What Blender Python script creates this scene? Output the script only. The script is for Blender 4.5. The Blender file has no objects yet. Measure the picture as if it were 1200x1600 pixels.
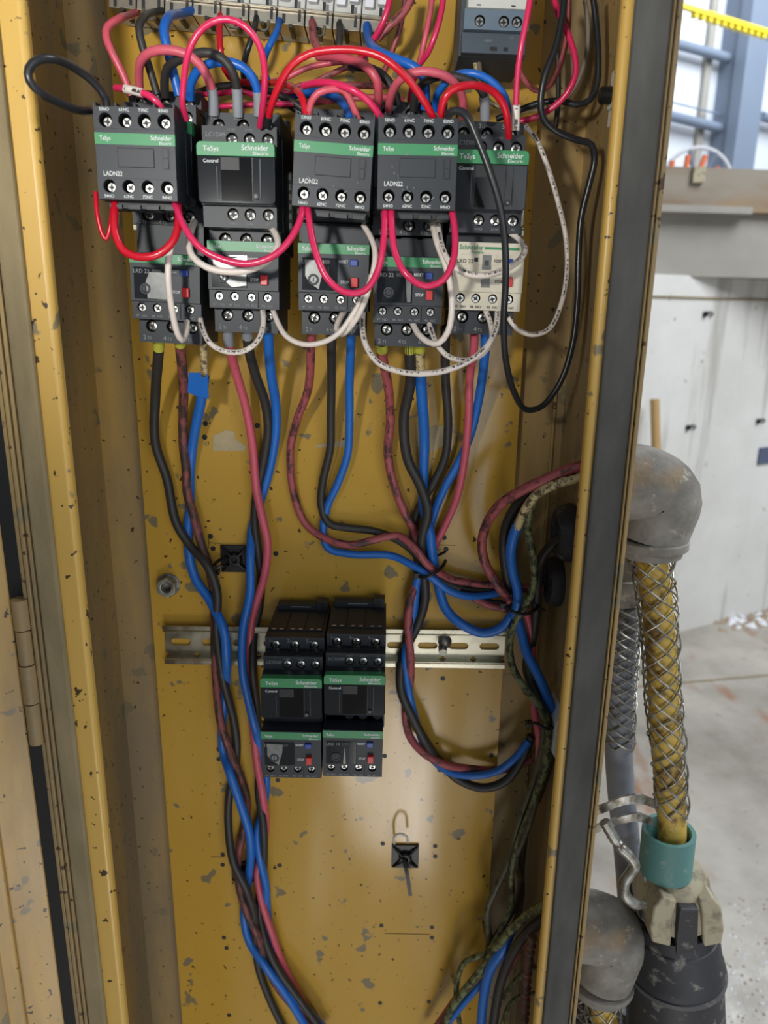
import bpy, math, random
from mathutils import Vector, Matrix
random.seed(7)
SC = bpy.context.scene
COL = SC.collection

# ------------------------------------------------------------------ camera
F = 1150.0                      # focal length in pixels of the 1200x1600 frame
TH = math.radians(15.3); RO = math.radians(0.84)
CAM = Vector((0.0, -0.575, 1.5))
_r = Vector((1, 0, 0)); _u = Vector((0, math.sin(TH), math.cos(TH)))
FW = Vector((0, math.cos(TH), -math.sin(TH)))
RT = _r*math.cos(RO) + _u*math.sin(RO)
UP = _u*math.cos(RO) - _r*math.sin(RO)
cd = bpy.data.cameras.new('camera'); cam = bpy.data.objects.new('camera', cd); COL.objects.link(cam)
cam.matrix_world = Matrix(((RT.x, UP.x, -FW.x, CAM.x), (RT.y, UP.y, -FW.y, CAM.y), (RT.z, UP.z, -FW.z, CAM.z), (0, 0, 0, 1)))
cd.sensor_fit = 'VERTICAL'; cd.sensor_height = 36.0; cd.lens = F/1600*36.0
cd.clip_start = 0.01; cd.clip_end = 200
cd.dof.use_dof = True; cd.dof.focus_distance = 0.50; cd.dof.aperture_fstop = 9.0
SC.camera = cam

# ------------------------------------------------------------------ light and exposure
W = bpy.data.worlds.new('world'); SC.world = W; W.use_nodes = True
bg = W.node_tree.nodes['Background']; bg.inputs[0].default_value = (0.80, 0.90, 1.0, 1); bg.inputs[1].default_value = 0.26

def area(name, loc, target, sx, sy, power, color=(1, 1, 1)):
    l = bpy.data.lights.new(name, 'AREA'); l.shape = 'RECTANGLE'; l.size = sx; l.size_y = sy
    l.energy = power; l.color = color
    o = bpy.data.objects.new(name, l); COL.objects.link(o); o.location = loc
    o.rotation_euler = (Vector(target)-Vector(loc)).to_track_quat('-Z', 'Y').to_euler()
    return o
sl = bpy.data.lights.new('torch_light', 'SPOT'); sl.energy = 12.5; sl.color = (1.0, 0.98, 0.93); sl.spot_size = math.radians(84); sl.spot_blend = 1.0; sl.shadow_soft_size = 0.022
so = bpy.data.objects.new('torch_light', sl); COL.objects.link(so); so.location = (-0.20, -0.68, 1.585)
so.rotation_euler = (Vector((-.08, 0, 1.80))-so.location).to_track_quat('-Z', 'Y').to_euler()
area('floor_glare_light', (0.08, -1.2, 0.26), (.03, 0, 1.0), 0.28, 0.42, 3.4, (1.0, 0.97, 0.95))  # added low light in place of bright floor, gives the plate its glare
area('front_fill_light', (1.2, -3.0, 1.2), (0, 0, 1.0), 1.6, 2.0, 24, (0.93, 0.97, 1.0))  # added soft fill from behind the camera for plate and left wall
area('wall_fill_light', (3.2, 0.2, 4.6), (2.2, 3.0, 0.7), 2.5, 2.5, 235, (0.93, 0.97, 1.0))  # added area light that brightens the concrete wall
area('far_wall_light', (6, 7.0, 7.5), (5, 10, 3), 4.0, 4.0, 700, (0.88, 0.94, 1.0))  # area light aimed at the far hall wall
VS = SC.view_settings
VS.view_transform = 'Standard'; VS.look = 'None'; VS.gamma = 1.0; VS.use_curve_mapping = False
VS.exposure = 0.0

# ------------------------------------------------------------------ pixel -> place
def ray(x, y): return FW + RT*((x-600)/F) - UP*((y-800)/F)
def P(x, y, d=0.0):
    """point on the plane d metres in front of the mounting plate, seen at x,y"""
    r = ray(x, y); return CAM + r*((-d - CAM.y)/r.y)
def PM(x, y, mm): return P(x, y, mm/1000.0)
def PF(x, y):
    r = ray(x, y); return CAM + r*(-CAM.z/r.z)

# ------------------------------------------------------------------ materials
def s2l(c):
    return tuple(((v/255)/12.92 if v/255 <= 0.04045 else ((v/255+0.055)/1.055)**2.4) for v in c)+(1,)
class NT:
    def __init__(s, name):
        s.m = bpy.data.materials.new(name); s.m.use_nodes = True; s.t = s.m.node_tree
        s.b = s.t.nodes['Principled BSDF']; s.co = s.t.nodes.new('ShaderNodeTexCoord')
    def n(s, t, **kw):
        o = s.t.nodes.new(t)
        for k, v in kw.items(): setattr(o, k, v)
        return o
    def l(s, a, b): s.t.links.new(a, b)
    def mapping(s, scale, space='Object', rot=(0, 0, 0)):
        m = s.n('ShaderNodeMapping'); m.inputs['Scale'].default_value = scale; m.inputs['Rotation'].default_value = rot
        s.l(s.co.outputs[space], m.inputs[0]); return m.outputs[0]
    def noise(s, vec, sc, det=4, rough=.55):
        o = s.n('ShaderNodeTexNoise'); o.inputs['Scale'].default_value = sc; o.inputs['Detail'].default_value = det
        o.inputs['Roughness'].default_value = rough; s.l(vec, o.inputs['Vector']); return o.outputs['Fac']
    def ramp(s, fac, a, b, va=0.0, vb=1.0):
        o = s.n('ShaderNodeMapRange'); o.inputs[1].default_value = a; o.inputs[2].default_value = b
        o.inputs[3].default_value = va; o.inputs[4].default_value = vb; s.l(fac, o.inputs[0]); return o.outputs[0]
    def mix(s, fac, a, b):
        o = s.n('ShaderNodeMix', data_type='RGBA')
        if isinstance(fac, (int, float)): o.inputs[0].default_value = fac
        else: s.l(fac, o.inputs[0])
        for i, v in ((6, a), (7, b)):
            if isinstance(v, tuple): o.inputs[i].default_value = v
            else: s.l(v, o.inputs[i])
        return o.outputs[2]
    def bump(s, fac, st, dist):
        o = s.n('ShaderNodeBump'); o.inputs['Strength'].default_value = st; o.inputs['Distance'].default_value = dist
        s.l(fac, o.inputs['Height'])
        if s.b.inputs['Normal'].links:
            s.l(s.b.inputs['Normal'].links[0].from_socket, o.inputs['Normal'])
        s.l(o.outputs[0], s.b.inputs['Normal'])
    def col(s, c): 
        if isinstance(c, tuple): s.b.inputs['Base Color'].default_value = c
        else: s.l(c, s.b.inputs['Base Color'])
    def rough(s, r):
        if isinstance(r, (int, float)): s.b.inputs['Roughness'].default_value = r
        else: s.l(r, s.b.inputs['Roughness'])
M = {}
def simple(name, rgb, rough=.5, metal=0.0, var=0.12, scale=60, spec=.5):
    t = NT(name); v = t.mapping((1, 1, 1)); c = s2l(rgb)
    n = t.noise(v, scale, 3)
    dk = tuple(x*(1-var) for x in c[:3])+(1,); lt = tuple(min(1, x*(1+var)) for x in c[:3])+(1,)
    t.col(t.mix(n, dk, lt)); t.rough(rough); t.b.inputs['Metallic'].default_value = metal
    t.b.inputs['Specular IOR Level'].default_value = spec
    M[name] = t.m; return t
def paint(name, rgb, rgb2, dirt, dirt_amt, chip_thr, rough=.38, streak=False, warp=0.0, chip=(128, 116, 88)):
    """yellow enamel, thin brown grime, grey chips and dark specks"""
    t = NT(name); v = t.mapping((1, 1, 1)); vs = t.mapping((1, 1, 0.18))
    base = t.mix(t.noise(v, 9, 3), s2l(rgb), s2l(rgb2))
    g = t.ramp(t.noise(vs, 16 if streak else 7, 6, .65), .62-dirt_amt*.35, .80-dirt_amt*.25)
    base = t.mix(g, base, s2l(dirt))
    ch = t.ramp(t.noise(v, 46, 3, .45), chip_thr, chip_thr+.025)
    base = t.mix(ch, base, s2l(chip))
    sp = t.ramp(t.noise(v, 170, 2, .5), .675, .70)
    base = t.mix(sp, base, s2l((70, 52, 30)))
    t.col(base)
    r = t.ramp(t.noise(vs, 12, 4), .3, .7, rough-.10, rough+.14)
    t.rough(r)
    t.b.inputs['Specular IOR Level'].default_value = .5
    t.bump(t.noise(v, 260, 2), .06, .0006)
    if warp: t.bump(t.noise(t.mapping((1, 1, .10)), 13, 1, .3), warp*.6, .010); t.bump(t.noise(t.mapping((1, 1, .45)), 7.5, 1, .3), warp, .012)
    M[name] = t.m; return t
paint('plate_yellow', (198, 158, 68), (188, 147, 60), (156, 124, 66), .10, .645, rough=.15, warp=.8)
paint('wall_yellow', (190, 154, 84), (174, 142, 78), (142, 124, 94), .85, .66, rough=.42, streak=True, warp=.25)
paint('flange_yellow', (203, 166, 84), (194, 155, 78), (168, 134, 84), .0, .68, rough=.36)
paint('door_yellow', (190, 152, 84), (176, 142, 80), (140, 118, 82), .55, .63, rough=.4, streak=True)
paint('worn_edge', (150, 128, 88), (164, 136, 84), (104, 90, 70), .6, .62, rough=.6)

def foam(name, rgb, rgb2):
    t = NT(name); v = t.mapping((1, 1, 1))
    t.col(t.mix(t.ramp(t.noise(t.mapping((1, 1, .3)), 40, 5, .6), .35, .7), s2l(rgb), s2l(rgb2))); t.rough(.9)
    t.bump(t.noise(v, 900, 3), .5, .0006); M[name] = t.m
foam('gasket_dark', (68, 67, 65), (90, 89, 86)); foam('gasket_olive', (122, 109, 80), (146, 130, 98))
simple('black_plastic', (33, 38, 45), .48, var=.10, scale=35)
simple('black_deep', (22, 23, 25), .5)
simple('black_cover', (34, 37, 41), .10, var=.08, spec=.3)
simple('window_smoke', (16, 16, 17), .08, spec=.3)
simple('green_band', (52, 134, 84), .4, var=.05)
simple('lettering_white', (214, 218, 216), .6, var=.03)
simple('lettering_grey', (128, 132, 132), .6, var=.03)
simple('cream_plastic', (212, 204, 184), .45, var=.05)
simple('button_red', (196, 38, 40), .35); simple('button_blue', (36, 66, 150), .35)
simple('screw_metal', (205, 203, 196), .28, metal=1.0); simple('screw_dark', (120, 112, 96), .35, metal=1.0)
simple('ferrule_grey', (142, 146, 152), .5); simple('ferrule_lime', (190, 190, 70), .5); simple('copper', (176, 96, 58), .35, metal=1.0)
simple('blue_grey_plastic', (96, 112, 126), .45); simple('blue_grey_dark', (66, 76, 86), .5)
simple('light_plastic', (196, 196, 190), .5); simple('clear_white', (214, 216, 210), .3)
simple('tie_black', (20, 20, 21), .4); simple('tie_white', (206, 204, 196), .4)
simple('residue', (176, 160, 124), .6, var=.25, scale=90)
simple('silver_film', (118, 120, 118), .3, var=.55, scale=150, metal=.2)
simple('ink', (38, 34, 30), .7); simple('pink_mark', (214, 170, 160), .6)
t = NT('zinc'); v = t.mapping((1, 1, 1)); 
t.col(t.mix(t.noise(t.mapping((1, 4, 4)), 22, 3), s2l((214, 208, 186)), s2l((176, 176, 160)))); t.rough(t.ramp(t.noise(v, 60, 3), .3, .7, .22, .38)); t.b.inputs['Metallic'].default_value = 1; M['zinc'] = t.m
t = NT('tin_plate'); t.col(t.mix(t.noise(t.mapping((1, 1, 1)), 90, 3), s2l((206, 200, 186)), s2l((120, 112, 98)))); t.rough(.32); t.b.inputs['Metallic'].default_value = .85; M['tin_plate'] = t.m
t = NT('cast_alloy'); v = t.mapping((1, 1, 1))
b = t.mix(t.ramp(t.noise(v, 26, 5, .65), .38, .62), s2l((150, 146, 138)), s2l((112, 107, 100)))
b = t.mix(t.ramp(t.noise(v, 16, 3), .56, .74), b, s2l((160, 128, 80)))
b = t.mix(t.ramp(t.noise(v, 120, 3), .62, .74), b, s2l((176, 170, 158)))
t.col(b); t.rough(.72); t.b.inputs['Metallic'].default_value = .15; t.bump(t.noise(v, 420, 4), .35, .0012); M['cast_alloy'] = t.m
t = NT('galvanised'); t.col(t.mix(t.ramp(t.noise(t.mapping((1, 1, 1)), 110, 4), .4, .65), s2l((172, 172, 166)), s2l((112, 104, 92)))); t.rough(.42); t.b.inputs['Metallic'].default_value = .8; M['galvanised'] = t.m

def dusty(name, rgb, dust, thr=.55, scale=60, rough=.55):
    t = NT(name); v = t.mapping((1, 1, 1))
    t.col(t.mix(t.ramp(t.noise(v, scale, 5, .65), thr, thr+.12), s2l(rgb), s2l(dust))); t.rough(rough)
    t.bump(t.noise(v, 300, 3), .15, .0008); M[name] = t.m
dusty('rubber_black', (46, 46, 50), (132, 128, 122), .575, 75); dusty('socket_cream', (172, 162, 136), (128, 118, 98), .5, 40)
dusty('teal_collar', (84, 130, 126), (140, 154, 144), .60, 60); dusty('cable_yellow', (196, 164, 76), (110, 84, 40), .50, 45)
dusty('cable_dark', (78, 78, 80), (138, 132, 124), .55, 60); dusty('cable_grey', (126, 130, 140), (96, 94, 94), .55, 30)

def wire_mat(name, rgb, rough=.34, rgb2=None, thr=.55, scale=(120, 40), spec=.5, printed=False, bump=0):
    t = NT(name); c = s2l(rgb); v = t.mapping((1, 1, 1))
    base = t.mix(t.noise(v, 45, 2), tuple(x*.88 for x in c[:3])+(1,), tuple(min(1, x*1.08) for x in c[:3])+(1,))
    if rgb2 and bump: base = t.mix(t.ramp(t.noise(t.mapping((scale[0]*.55, 2.6, 1), 'UV'), 1.0, 6, .72), thr, thr+.07), base, s2l(rgb2))
    elif rgb2: base = t.mix(t.ramp(t.noise(v, scale[0], 5, .7), thr, thr+.10), base, s2l(rgb2))
    if printed:
        uv = t.mapping((1, 1, 1), 'UV'); sx = t.n('ShaderNodeSeparateXYZ'); t.l(uv, sx.inputs[0])
        m = t.n('ShaderNodeMath', operation='COMPARE'); m.inputs[1].default_value = .5; m.inputs[2].default_value = .13; m2 = t.n('ShaderNodeMath', operation='MULTIPLY'); m2.inputs[1].default_value = 2.0; t.l(sx.outputs[1], m2.inputs[0]); m3 = t.n('ShaderNodeMath', operation='FRACT'); t.l(m2.outputs[0], m3.inputs[0]); t.l(m3.outputs[0], m.inputs[0])
        nz = t.ramp(t.noise(t.mapping((1100, 6, 1), 'UV'), 1.0, 2, .7), .47, .53)
        gp = t.ramp(t.noise(t.mapping((90, 0, 1), 'UV'), 1.0, 1, .5), .44, .47)
        a = t.n('ShaderNodeMath', operation='MULTIPLY'); t.l(m.outputs[0], a.inputs[0]); t.l(nz, a.inputs[1])
        b2 = t.n('ShaderNodeMath', operation='MULTIPLY'); t.l(a.outputs[0], b2.inputs[0]); t.l(gp, b2.inputs[1])
        base = t.mix(b2.outputs[0], base, s2l((60, 52, 48)))
    t.col(base); t.rough(rough); t.b.inputs['Specular IOR Level'].default_value = spec
    if bump: t.bump(t.noise(t.mapping((1, 1, 1)), 160, 3), bump, .0008)
    M[name] = t.m
wire_mat('w_pink', (214, 44, 92), .25); wire_mat('w_red', (200, 24, 44), .25)
wire_mat('w_faded', (205, 84, 100), .38, (176, 92, 92), .55); wire_mat('w_salmon', (206, 92, 108), .4, (150, 70, 74), .62)
wire_mat('w_maroon', (166, 82, 86), .5, (74, 48, 46), .50, (95, 0), bump=.3); wire_mat('w_grimy', (138, 74, 72), .55, (66, 48, 42), .46, (80, 0), bump=.3)
wire_mat('w_black', (50, 48, 46), .5, (66, 62, 56), .6); wire_mat('w_shiny_black', (38, 40, 43), .3)
wire_mat('w_blue', (30, 100, 190), .35, (24, 76, 150), .6); wire_mat('w_tape', (36, 108, 196), .42, (24, 80, 156), .58, (60, 0), bump=.4)
wire_mat('w_white', (226, 214, 204), .38, (200, 186, 172), .58); wire_mat('w_print', (224, 213, 203), .38, printed=True)
wire_mat('w_cream', (206, 188, 140), .5, (84, 68, 50), .49, (240, 0), bump=.3)
wire_mat('w_green', (118, 124, 82), .5, (48, 50, 34), .47, (200, 0), bump=.3); wire_mat('w_olive', (84, 80, 56), .5, (46, 42, 34), .52)
wire_mat('w_brown', (98, 66, 58), .5, (52, 40, 38), .52, bump=.2); wire_mat('w_grey', (132, 122, 112), .4)

# hall
t = NT('concrete_wall'); v = t.mapping((1, 1, 1)); vs = t.mapping((2.2, 2.2, .22))
b = t.mix(t.ramp(t.noise(v, 2.2, 6, .6), .3, .7), s2l((222, 221, 218)), s2l((204, 202, 198)))
b = t.mix(t.ramp(t.noise(vs, 3.0, 4, .6), .54, .68), b, s2l((168, 165, 158)))
b = t.mix(t.ramp(t.noise(v, 24, 4, .6), .68, .72), b, s2l((150, 146, 140)))
t.col(b); t.rough(.85); t.bump(t.noise(v, 30, 5), .2, .01); M['concrete_wall'] = t.m
t = NT('concrete_floor'); v = t.mapping((1, 1, 1))
b = t.mix(t.ramp(t.noise(v, 2.6, 6, .62), .32, .68), s2l((182, 176, 166)), s2l((140, 133, 124)))
b = t.mix(t.ramp(t.noise(t.mapping((1.6, .7, 1), rot=(0, 0, .5)), 2.0, 4, .6), .58, .66), b, s2l((150, 112, 88)))
b = t.mix(t.ramp(t.noise(v, 30, 4, .6), .64, .70), b, s2l((116, 108, 100)))
t.col(b); t.rough(t.ramp(t.noise(v, 1.7, 4, .6), .42, .60, .22, .8)); t.bump(t.noise(v, 60, 5), .25, .004); M['concrete_floor'] = t.m
t = NT('beam_rust'); v = t.mapping((1, 1, 1))
b = t.mix(t.ramp(t.noise(t.mapping((.5, .5, 2)), 3.5, 5, .6), .35, .65), s2l((146, 138, 126)), s2l((130, 110, 90)))
b = t.mix(t.ramp(t.noise(t.mapping((.4, .4, 1.6)), 2.0, 3, .5), .55, .70), b, s2l((160, 124, 76))); t.col(b); t.rough(.8); M['beam_rust'] = t.m
simple('beam_concrete', (156, 152, 144), .85, scale=8); simple('hall_cladding', (214, 218, 226), .7, var=.03, scale=2)
simple('steel_blue', (122, 134, 152), .5, var=.06, scale=3); simple('crane_yellow', (240, 214, 40), .5); simple('crane_pale', (200, 200, 190), .5)
simple('orange', (236, 120, 70), .6); simple('white_paint', (225, 226, 232), .5, var=.04); simple('wood', (176, 142, 92), .6, scale=20)
simple('blue_patch', (82, 92, 116), .7); simple('debris', (158, 140, 122), .9, var=.35, scale=30)

# ------------------------------------------------------------------ mesh builder
class MB:
    def __init__(s): s.v = []; s.f = []; s.m = []; s.sm = []; s.uv = {}; s.mats = []
    def mi(s, mat):
        if mat not in s.mats: s.mats.append(mat)
        return s.mats.index(mat)
    def add(s, vs, fs, mat, smooth=False, uvs=None):
        o = len(s.v); s.v += [tuple(p) for p in vs]; k = s.mi(mat)
        for i, f in enumerate(fs):
            if uvs: s.uv[len(s.f)] = uvs[i]
            s.f.append(tuple(o+j for j in f)); s.m.append(k); s.sm.append(smooth)
    def box(s, x0, x1, y0, y1, z0, z1, mat):
        vs = [(x, y, z) for x in (x0, x1) for y in (y0, y1) for z in (z0, z1)]
        s.add(vs, [(0, 1, 3, 2), (4, 6, 7, 5), (0, 4, 5, 1), (2, 3, 7, 6), (0, 2, 6, 4), (1, 5, 7, 3)], mat)
    def prism(s, poly, y0, y1, mat):
        """poly of (x,z), extruded along y"""
        n = len(poly)
        a = sum(poly[i][0]*poly[(i+1) % n][1]-poly[(i+1) % n][0]*poly[i][1] for i in range(n))
        if a < 0: poly = poly[::-1]
        vs = [(x, y0, z) for x, z in poly]+[(x, y1, z) for x, z in poly]
        if y0 > y1: y0, y1 = y1, y0; vs = [(x, y0, z) for x, z in poly]+[(x, y1, z) for x, z in poly]
        s.add(vs, [tuple(range(n)), tuple(range(2*n-1, n-1, -1))]+[(i, i+n, (i+1) % n+n, (i+1) % n) for i in range(n)], mat)
    def tube(s, pts, r, mat, n=10, caps=True, closed=False):
        """pts: world positions, r: radius or list of radii"""
        pts = [Vector(p) for p in pts]; N = len(pts)
        rs = r if isinstance(r, (list, tuple)) else [r]*N
        T = []
        for i in range(N):
            a = pts[i-1] if (i or closed) else pts[0]; b = pts[(i+1) % N] if (i < N-1 or closed) else pts[-1]
            d = b-a
            T.append(d.normalized() if d.length > 1e-9 else (T[-1] if T else Vector((0, 0, 1))))
        nrm = T[0].cross(Vector((0.02, 1, 0.05)))
        if nrm.length < 1e-3: nrm = T[0].cross(Vector((1, 0, 0)))
        nrm.normalize(); vs = []; L = 0; Ls = []
        for i in range(N):
            nrm = (nrm - T[i]*nrm.dot(T[i])).normalized(); bn = T[i].cross(nrm)
            if i: L += (pts[i]-pts[i-1]).length
            Ls.append(L)
            for k in range(n):
                a = 2*math.pi*k/n; vs.append(pts[i]+(nrm*math.cos(a)+bn*math.sin(a))*rs[i])
        fs = []; uv = []
        for i in range(N if closed else N-1):
            j = (i+1) % N
            for k in range(n):
                q = (k+1) % n
                fs.append((i*n+k, i*n+q, j*n+q, j*n+k))
                uv.append(((Ls[i], k/n), (Ls[i], (k+1)/n), (Ls[j], (k+1)/n), (Ls[j], k/n)))
        s.add(vs, fs, mat, True, uv)
        if caps and not closed:
            o = len(s.v)-len(vs)
            k = s.mi(mat)
            s.f.append(tuple(o+i for i in range(n-1, -1, -1))); s.m.append(k); s.sm.append(False)
            s.f.append(tuple(o+(N-1)*n+i for i in range(n))); s.m.append(k); s.sm.append(False)
    def cyl(s, a, b, r, mat, n=20, r2=None): s.tube([a, b], [r, r2 if r2 is not None else r], mat, n)
    def lathe(s, prof, origin, axis, mat, n=32, caps=True):
        """prof: (distance along axis, radius)"""
        o = Vector(origin); ax = Vector(axis).normalized()
        a1 = ax.cross(Vector((0.3, 1, 0.2))).normalized(); a2 = ax.cross(a1); N = len(prof)
        vs = [o+ax*h+(a1*math.cos(2*math.pi*k/n)+a2*math.sin(2*math.pi*k/n))*max(r, 1e-5) for h, r in prof for k in range(n)]
        s.add(vs, [(i*n+k, i*n+(k+1) % n, (i+1)*n+(k+1) % n, (i+1)*n+k) for i in range(N-1) for k in range(n)], mat, True)
        if caps and prof[0] != prof[-1]:
            b = len(s.v)-len(vs); mi = s.mi(mat)
            for q in (tuple(b+i for i in range(n-1, -1, -1)), tuple(b+(N-1)*n+i for i in range(n))): s.f.append(q); s.m.append(mi); s.sm.append(False)
    def wells(s, x0, x1, z0, z1, yf, yb, cs, r, mat, matin=None, L=0.0, n=16, through=False):
        """slab front x0..x1,z0..z1 at y=yf with round (or slotted) openings cs=(x,z) reaching back to yb"""
        matin = matin or mat
        cs = sorted(cs); cuts = [x0]+[(cs[i][0]+cs[i+1][0])/2 for i in range(len(cs)-1)]+[x1]
        for ci, (cx, cz) in enumerate(cs):
            a, b = cuts[ci], cuts[ci+1]; sq = []; ci_ = []
            for k in range(n):
                t = 2*math.pi*k/n; c, q = math.cos(t), math.sin(t); m = max(abs(c), abs(q))
                u, w = c/m, q/m
                sq.append(((cx+(b-cx)*u) if u > 0 else (cx+(cx-a)*u), yf, (cz+(z1-cz)*w) if w > 0 else (cz+(cz-z0)*w)))
                ci_.append((cx+r*c+(L/2 if c > 1e-6 else (-L/2 if c < -1e-6 else 0)), cz+r*q))
            vs = sq+[(x, yf, z) for x, z in ci_]+[(x, yb, z) for x, z in ci_]
            s.add(vs, [(k, (k+1) % n, n+(k+1) % n, n+k) for k in range(n)], mat)
            fs = [(n+k, n+(k+1) % n, 2*n+(k+1) % n, 2*n+k) for k in range(n)]
            if not through: fs.append(tuple(2*n+k for k in range(n)))
            s.add(vs, fs, matin)
        ends = [((x0, yf, z0), (x0, yb, z0), (x0, yb, z1), (x0, yf, z1)), ((x1, yf, z1), (x1, yb, z1), (x1, yb, z0), (x1, yf, z0)),
                ((x0, yf, z1), (x0, yb, z1), (x1, yb, z1), (x1, yf, z1)), ((x1, yf, z0), (x1, yb, z0), (x0, yb, z0), (x0, yf, z0))]
        for e in ends: s.add(e, [(0, 1, 2, 3)], mat)
        if through: pass
    def text(s, st, x, z, y, h, mat, w=None, align='c', space=1.0):
        vs, fs, bw = textmesh(st, space)
        sc = h; sx = sc if w is None else w/bw
        ox = x-(bw*sx/2 if align == 'c' else (bw*sx if align == 'r' else 0))
        s.add([(ox+a*sx, y, z+b*sc) for a, b in vs], fs, mat)
    def build(s, name, parent=None, bevel=0.0, scale=1.0, kind=None):
        me = bpy.data.meshes.new(name); me.from_pydata([(a*scale, b*scale, c*scale) for a, b, c in s.v], [], s.f)
        for m in s.mats: me.materials.append(M[m])
        for p, k, sm in zip(me.polygons, s.m, s.sm): p.material_index = k; p.use_smooth = sm
        if s.uv:
            ul = me.uv_layers.new(name='UVMap')
            for fi, uvs in s.uv.items():
                p = me.polygons[fi]
                for li, q in zip(p.loop_indices, uvs): ul.data[li].uv = q
        me.update()
        if any(s.sm):
            try: me.set_sharp_from_angle(angle=math.radians(38))
            except Exception: pass
        o = bpy.data.objects.new(name, me); COL.objects.link(o)
        if parent: o.parent = parent
        if bevel:
            b = o.modifiers.new('bevel', 'BEVEL'); b.width = bevel; b.segments = 2; b.limit_method = 'ANGLE'; b.angle_limit = .6
        if kind: o['kind'] = kind
        return o
_tc = {}
def textmesh(st, space=1.0):
    if (st, space) in _tc: return _tc[(st, space)]
    c = bpy.data.curves.new('t', 'FONT'); c.body = st; c.resolution_u = 2; c.size = 1.0; c.space_character = space; c.offset = 0.012
    o = bpy.data.objects.new('t', c); COL.objects.link(o)
    me = bpy.data.meshes.new_from_object(o.evaluated_get(bpy.context.evaluated_depsgraph_get()))
    vs = [(v.co.x, v.co.y) for v in me.vertices]; fs = [tuple(p.vertices) for p in me.polygons]
    bpy.data.objects.remove(o); bpy.data.meshes.remove(me); bpy.data.curves.remove(c)
    mx = min(v[0] for v in vs); Mx = max(v[0] for v in vs)
    vs = [((a-mx)/.7, b/.7) for a, b in vs]
    _tc[(st, space)] = (vs, fs, (Mx-mx)/.7); return _tc[(st, space)]
def tag(o, label, cat, group=None):
    o['label'] = label; o['category'] = cat
    if group: o['group'] = group
    return o
def thing(name, loc, label, cat, group=None, rot=(0, 0, 0)):
    o = bpy.data.objects.new(name, None); COL.objects.link(o); o.empty_display_size = .01
    o.location = loc; o.rotation_euler = rot; return tag(o, label, cat, group)
def struct(o): o['kind'] = 'structure'; return o
def rrect(x0, x1, z0, z1, r, n=5, corners=(1, 1, 1, 1)):
    pts = []
    for i, (cx, cz, a0) in enumerate(((x1-r, z1-r, 0), (x0+r, z1-r, 90), (x0+r, z0+r, 180), (x1-r, z0+r, 270))):
        if corners[i]:
            for k in range(n+1):
                a = math.radians(a0+90*k/n); pts.append((cx+r*math.cos(a), cz+r*math.sin(a)))
        else: pts.append((x1 if i in (0, 3) else x0, z1 if i < 2 else z0))
    return pts
def spline(pts, step=.0035):
    """Catmull-Rom (centripetal) through points"""
    P_ = [Vector(p) for p in pts]
    if len(P_) == 2: return [P_[0].lerp(P_[1], i/6) for i in range(7)]
    P_ = [P_[0]*2-P_[1]]+P_+[P_[-1]*2-P_[-2]]; out = []
    for i in range(1, len(P_)-2):
        p0, p1, p2, p3 = P_[i-1:i+3]
        t0 = 0; t1 = t0+max((p1-p0).length, 1e-6)**.5; t2 = t1+max((p2-p1).length, 1e-6)**.5; t3 = t2+max((p3-p2).length, 1e-6)**.5
        n = max(2, int((p2-p1).length/step))
        for k in range(n):
            t = t1+(t2-t1)*k/n
            A1 = p0*((t1-t)/(t1-t0))+p1*((t-t0)/(t1-t0)); A2 = p1*((t2-t)/(t2-t1))+p2*((t-t1)/(t2-t1)); A3 = p2*((t3-t)/(t3-t2))+p3*((t-t2)/(t3-t2))
            B1 = A1*((t2-t)/(t2-t0))+A2*((t-t0)/(t2-t0)); B2 = A2*((t3-t)/(t3-t1))+A3*((t-t1)/(t3-t1))
            out.append(B1*((t2-t)/(t2-t1))+B2*((t-t1)/(t2-t1)))
    out.append(P_[-2]); return out

# ================================================================== HALL
def X8(x, d): return P(x, 800, d).x
floor = MB(); floor.add([(-8, -8, 0), (22, -8, 0), (22, 22, 0), (-8, 22, 0)], [(0, 1, 2, 3)], 'concrete_floor'); struct(floor.build('floor'))
A0 = PF(1119, 973); UW = Vector((math.sin(math.radians(63)), math.cos(math.radians(63)), 0)); NW = Vector((UW.y, -UW.x, 0))
def PWL(x, y, off=0.0):
    r = ray(x, y); return CAM + r*((off-(CAM-A0).dot(NW))/r.dot(NW))
def wbox(mb, p_u0, p_u1, n0, n1, z0, z1, mat, U=UW, N=NW, O=A0):
    vs = [O+U*a+N*b+Vector((0, 0, c-O.z)) for a in (p_u0, p_u1) for b in (n0, n1) for c in (z0, z1)]
    mb.add(vs, [(0, 1, 3, 2), (4, 6, 7, 5), (0, 4, 5, 1), (2, 3, 7, 6), (0, 2, 6, 4), (1, 5, 7, 3)], mat)
zt = PWL(1110, 432).z
m = MB(); wbox(m, -4.2, 9, -.35, 0, 0, zt, 'concrete_wall'); struct(m.build('wall_back'))
z1 = PWL(1110, 466).z
m = MB(); wbox(m, -4.2, 9, .001, .006, z1-.004, z1+.004, 'gasket_olive'); struct(m.build('trim_1'))
fa, fb = PF(930, 1079), PF(1260, 1050); fd = (fb-fa).normalized(); fn = Vector((-fd.y, fd.x, 0))
m = MB(); m.add([fa-fn*.006+Vector((0, 0, .0012)), fb-fn*.006+Vector((0, 0, .0012)), fb+fn*.006+Vector((0, 0, .0012)), fa+fn*.006+Vector((0, 0, .0012))], [(0, 1, 2, 3)], 'gasket_olive'); struct(m.build('trim_9'))
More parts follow.
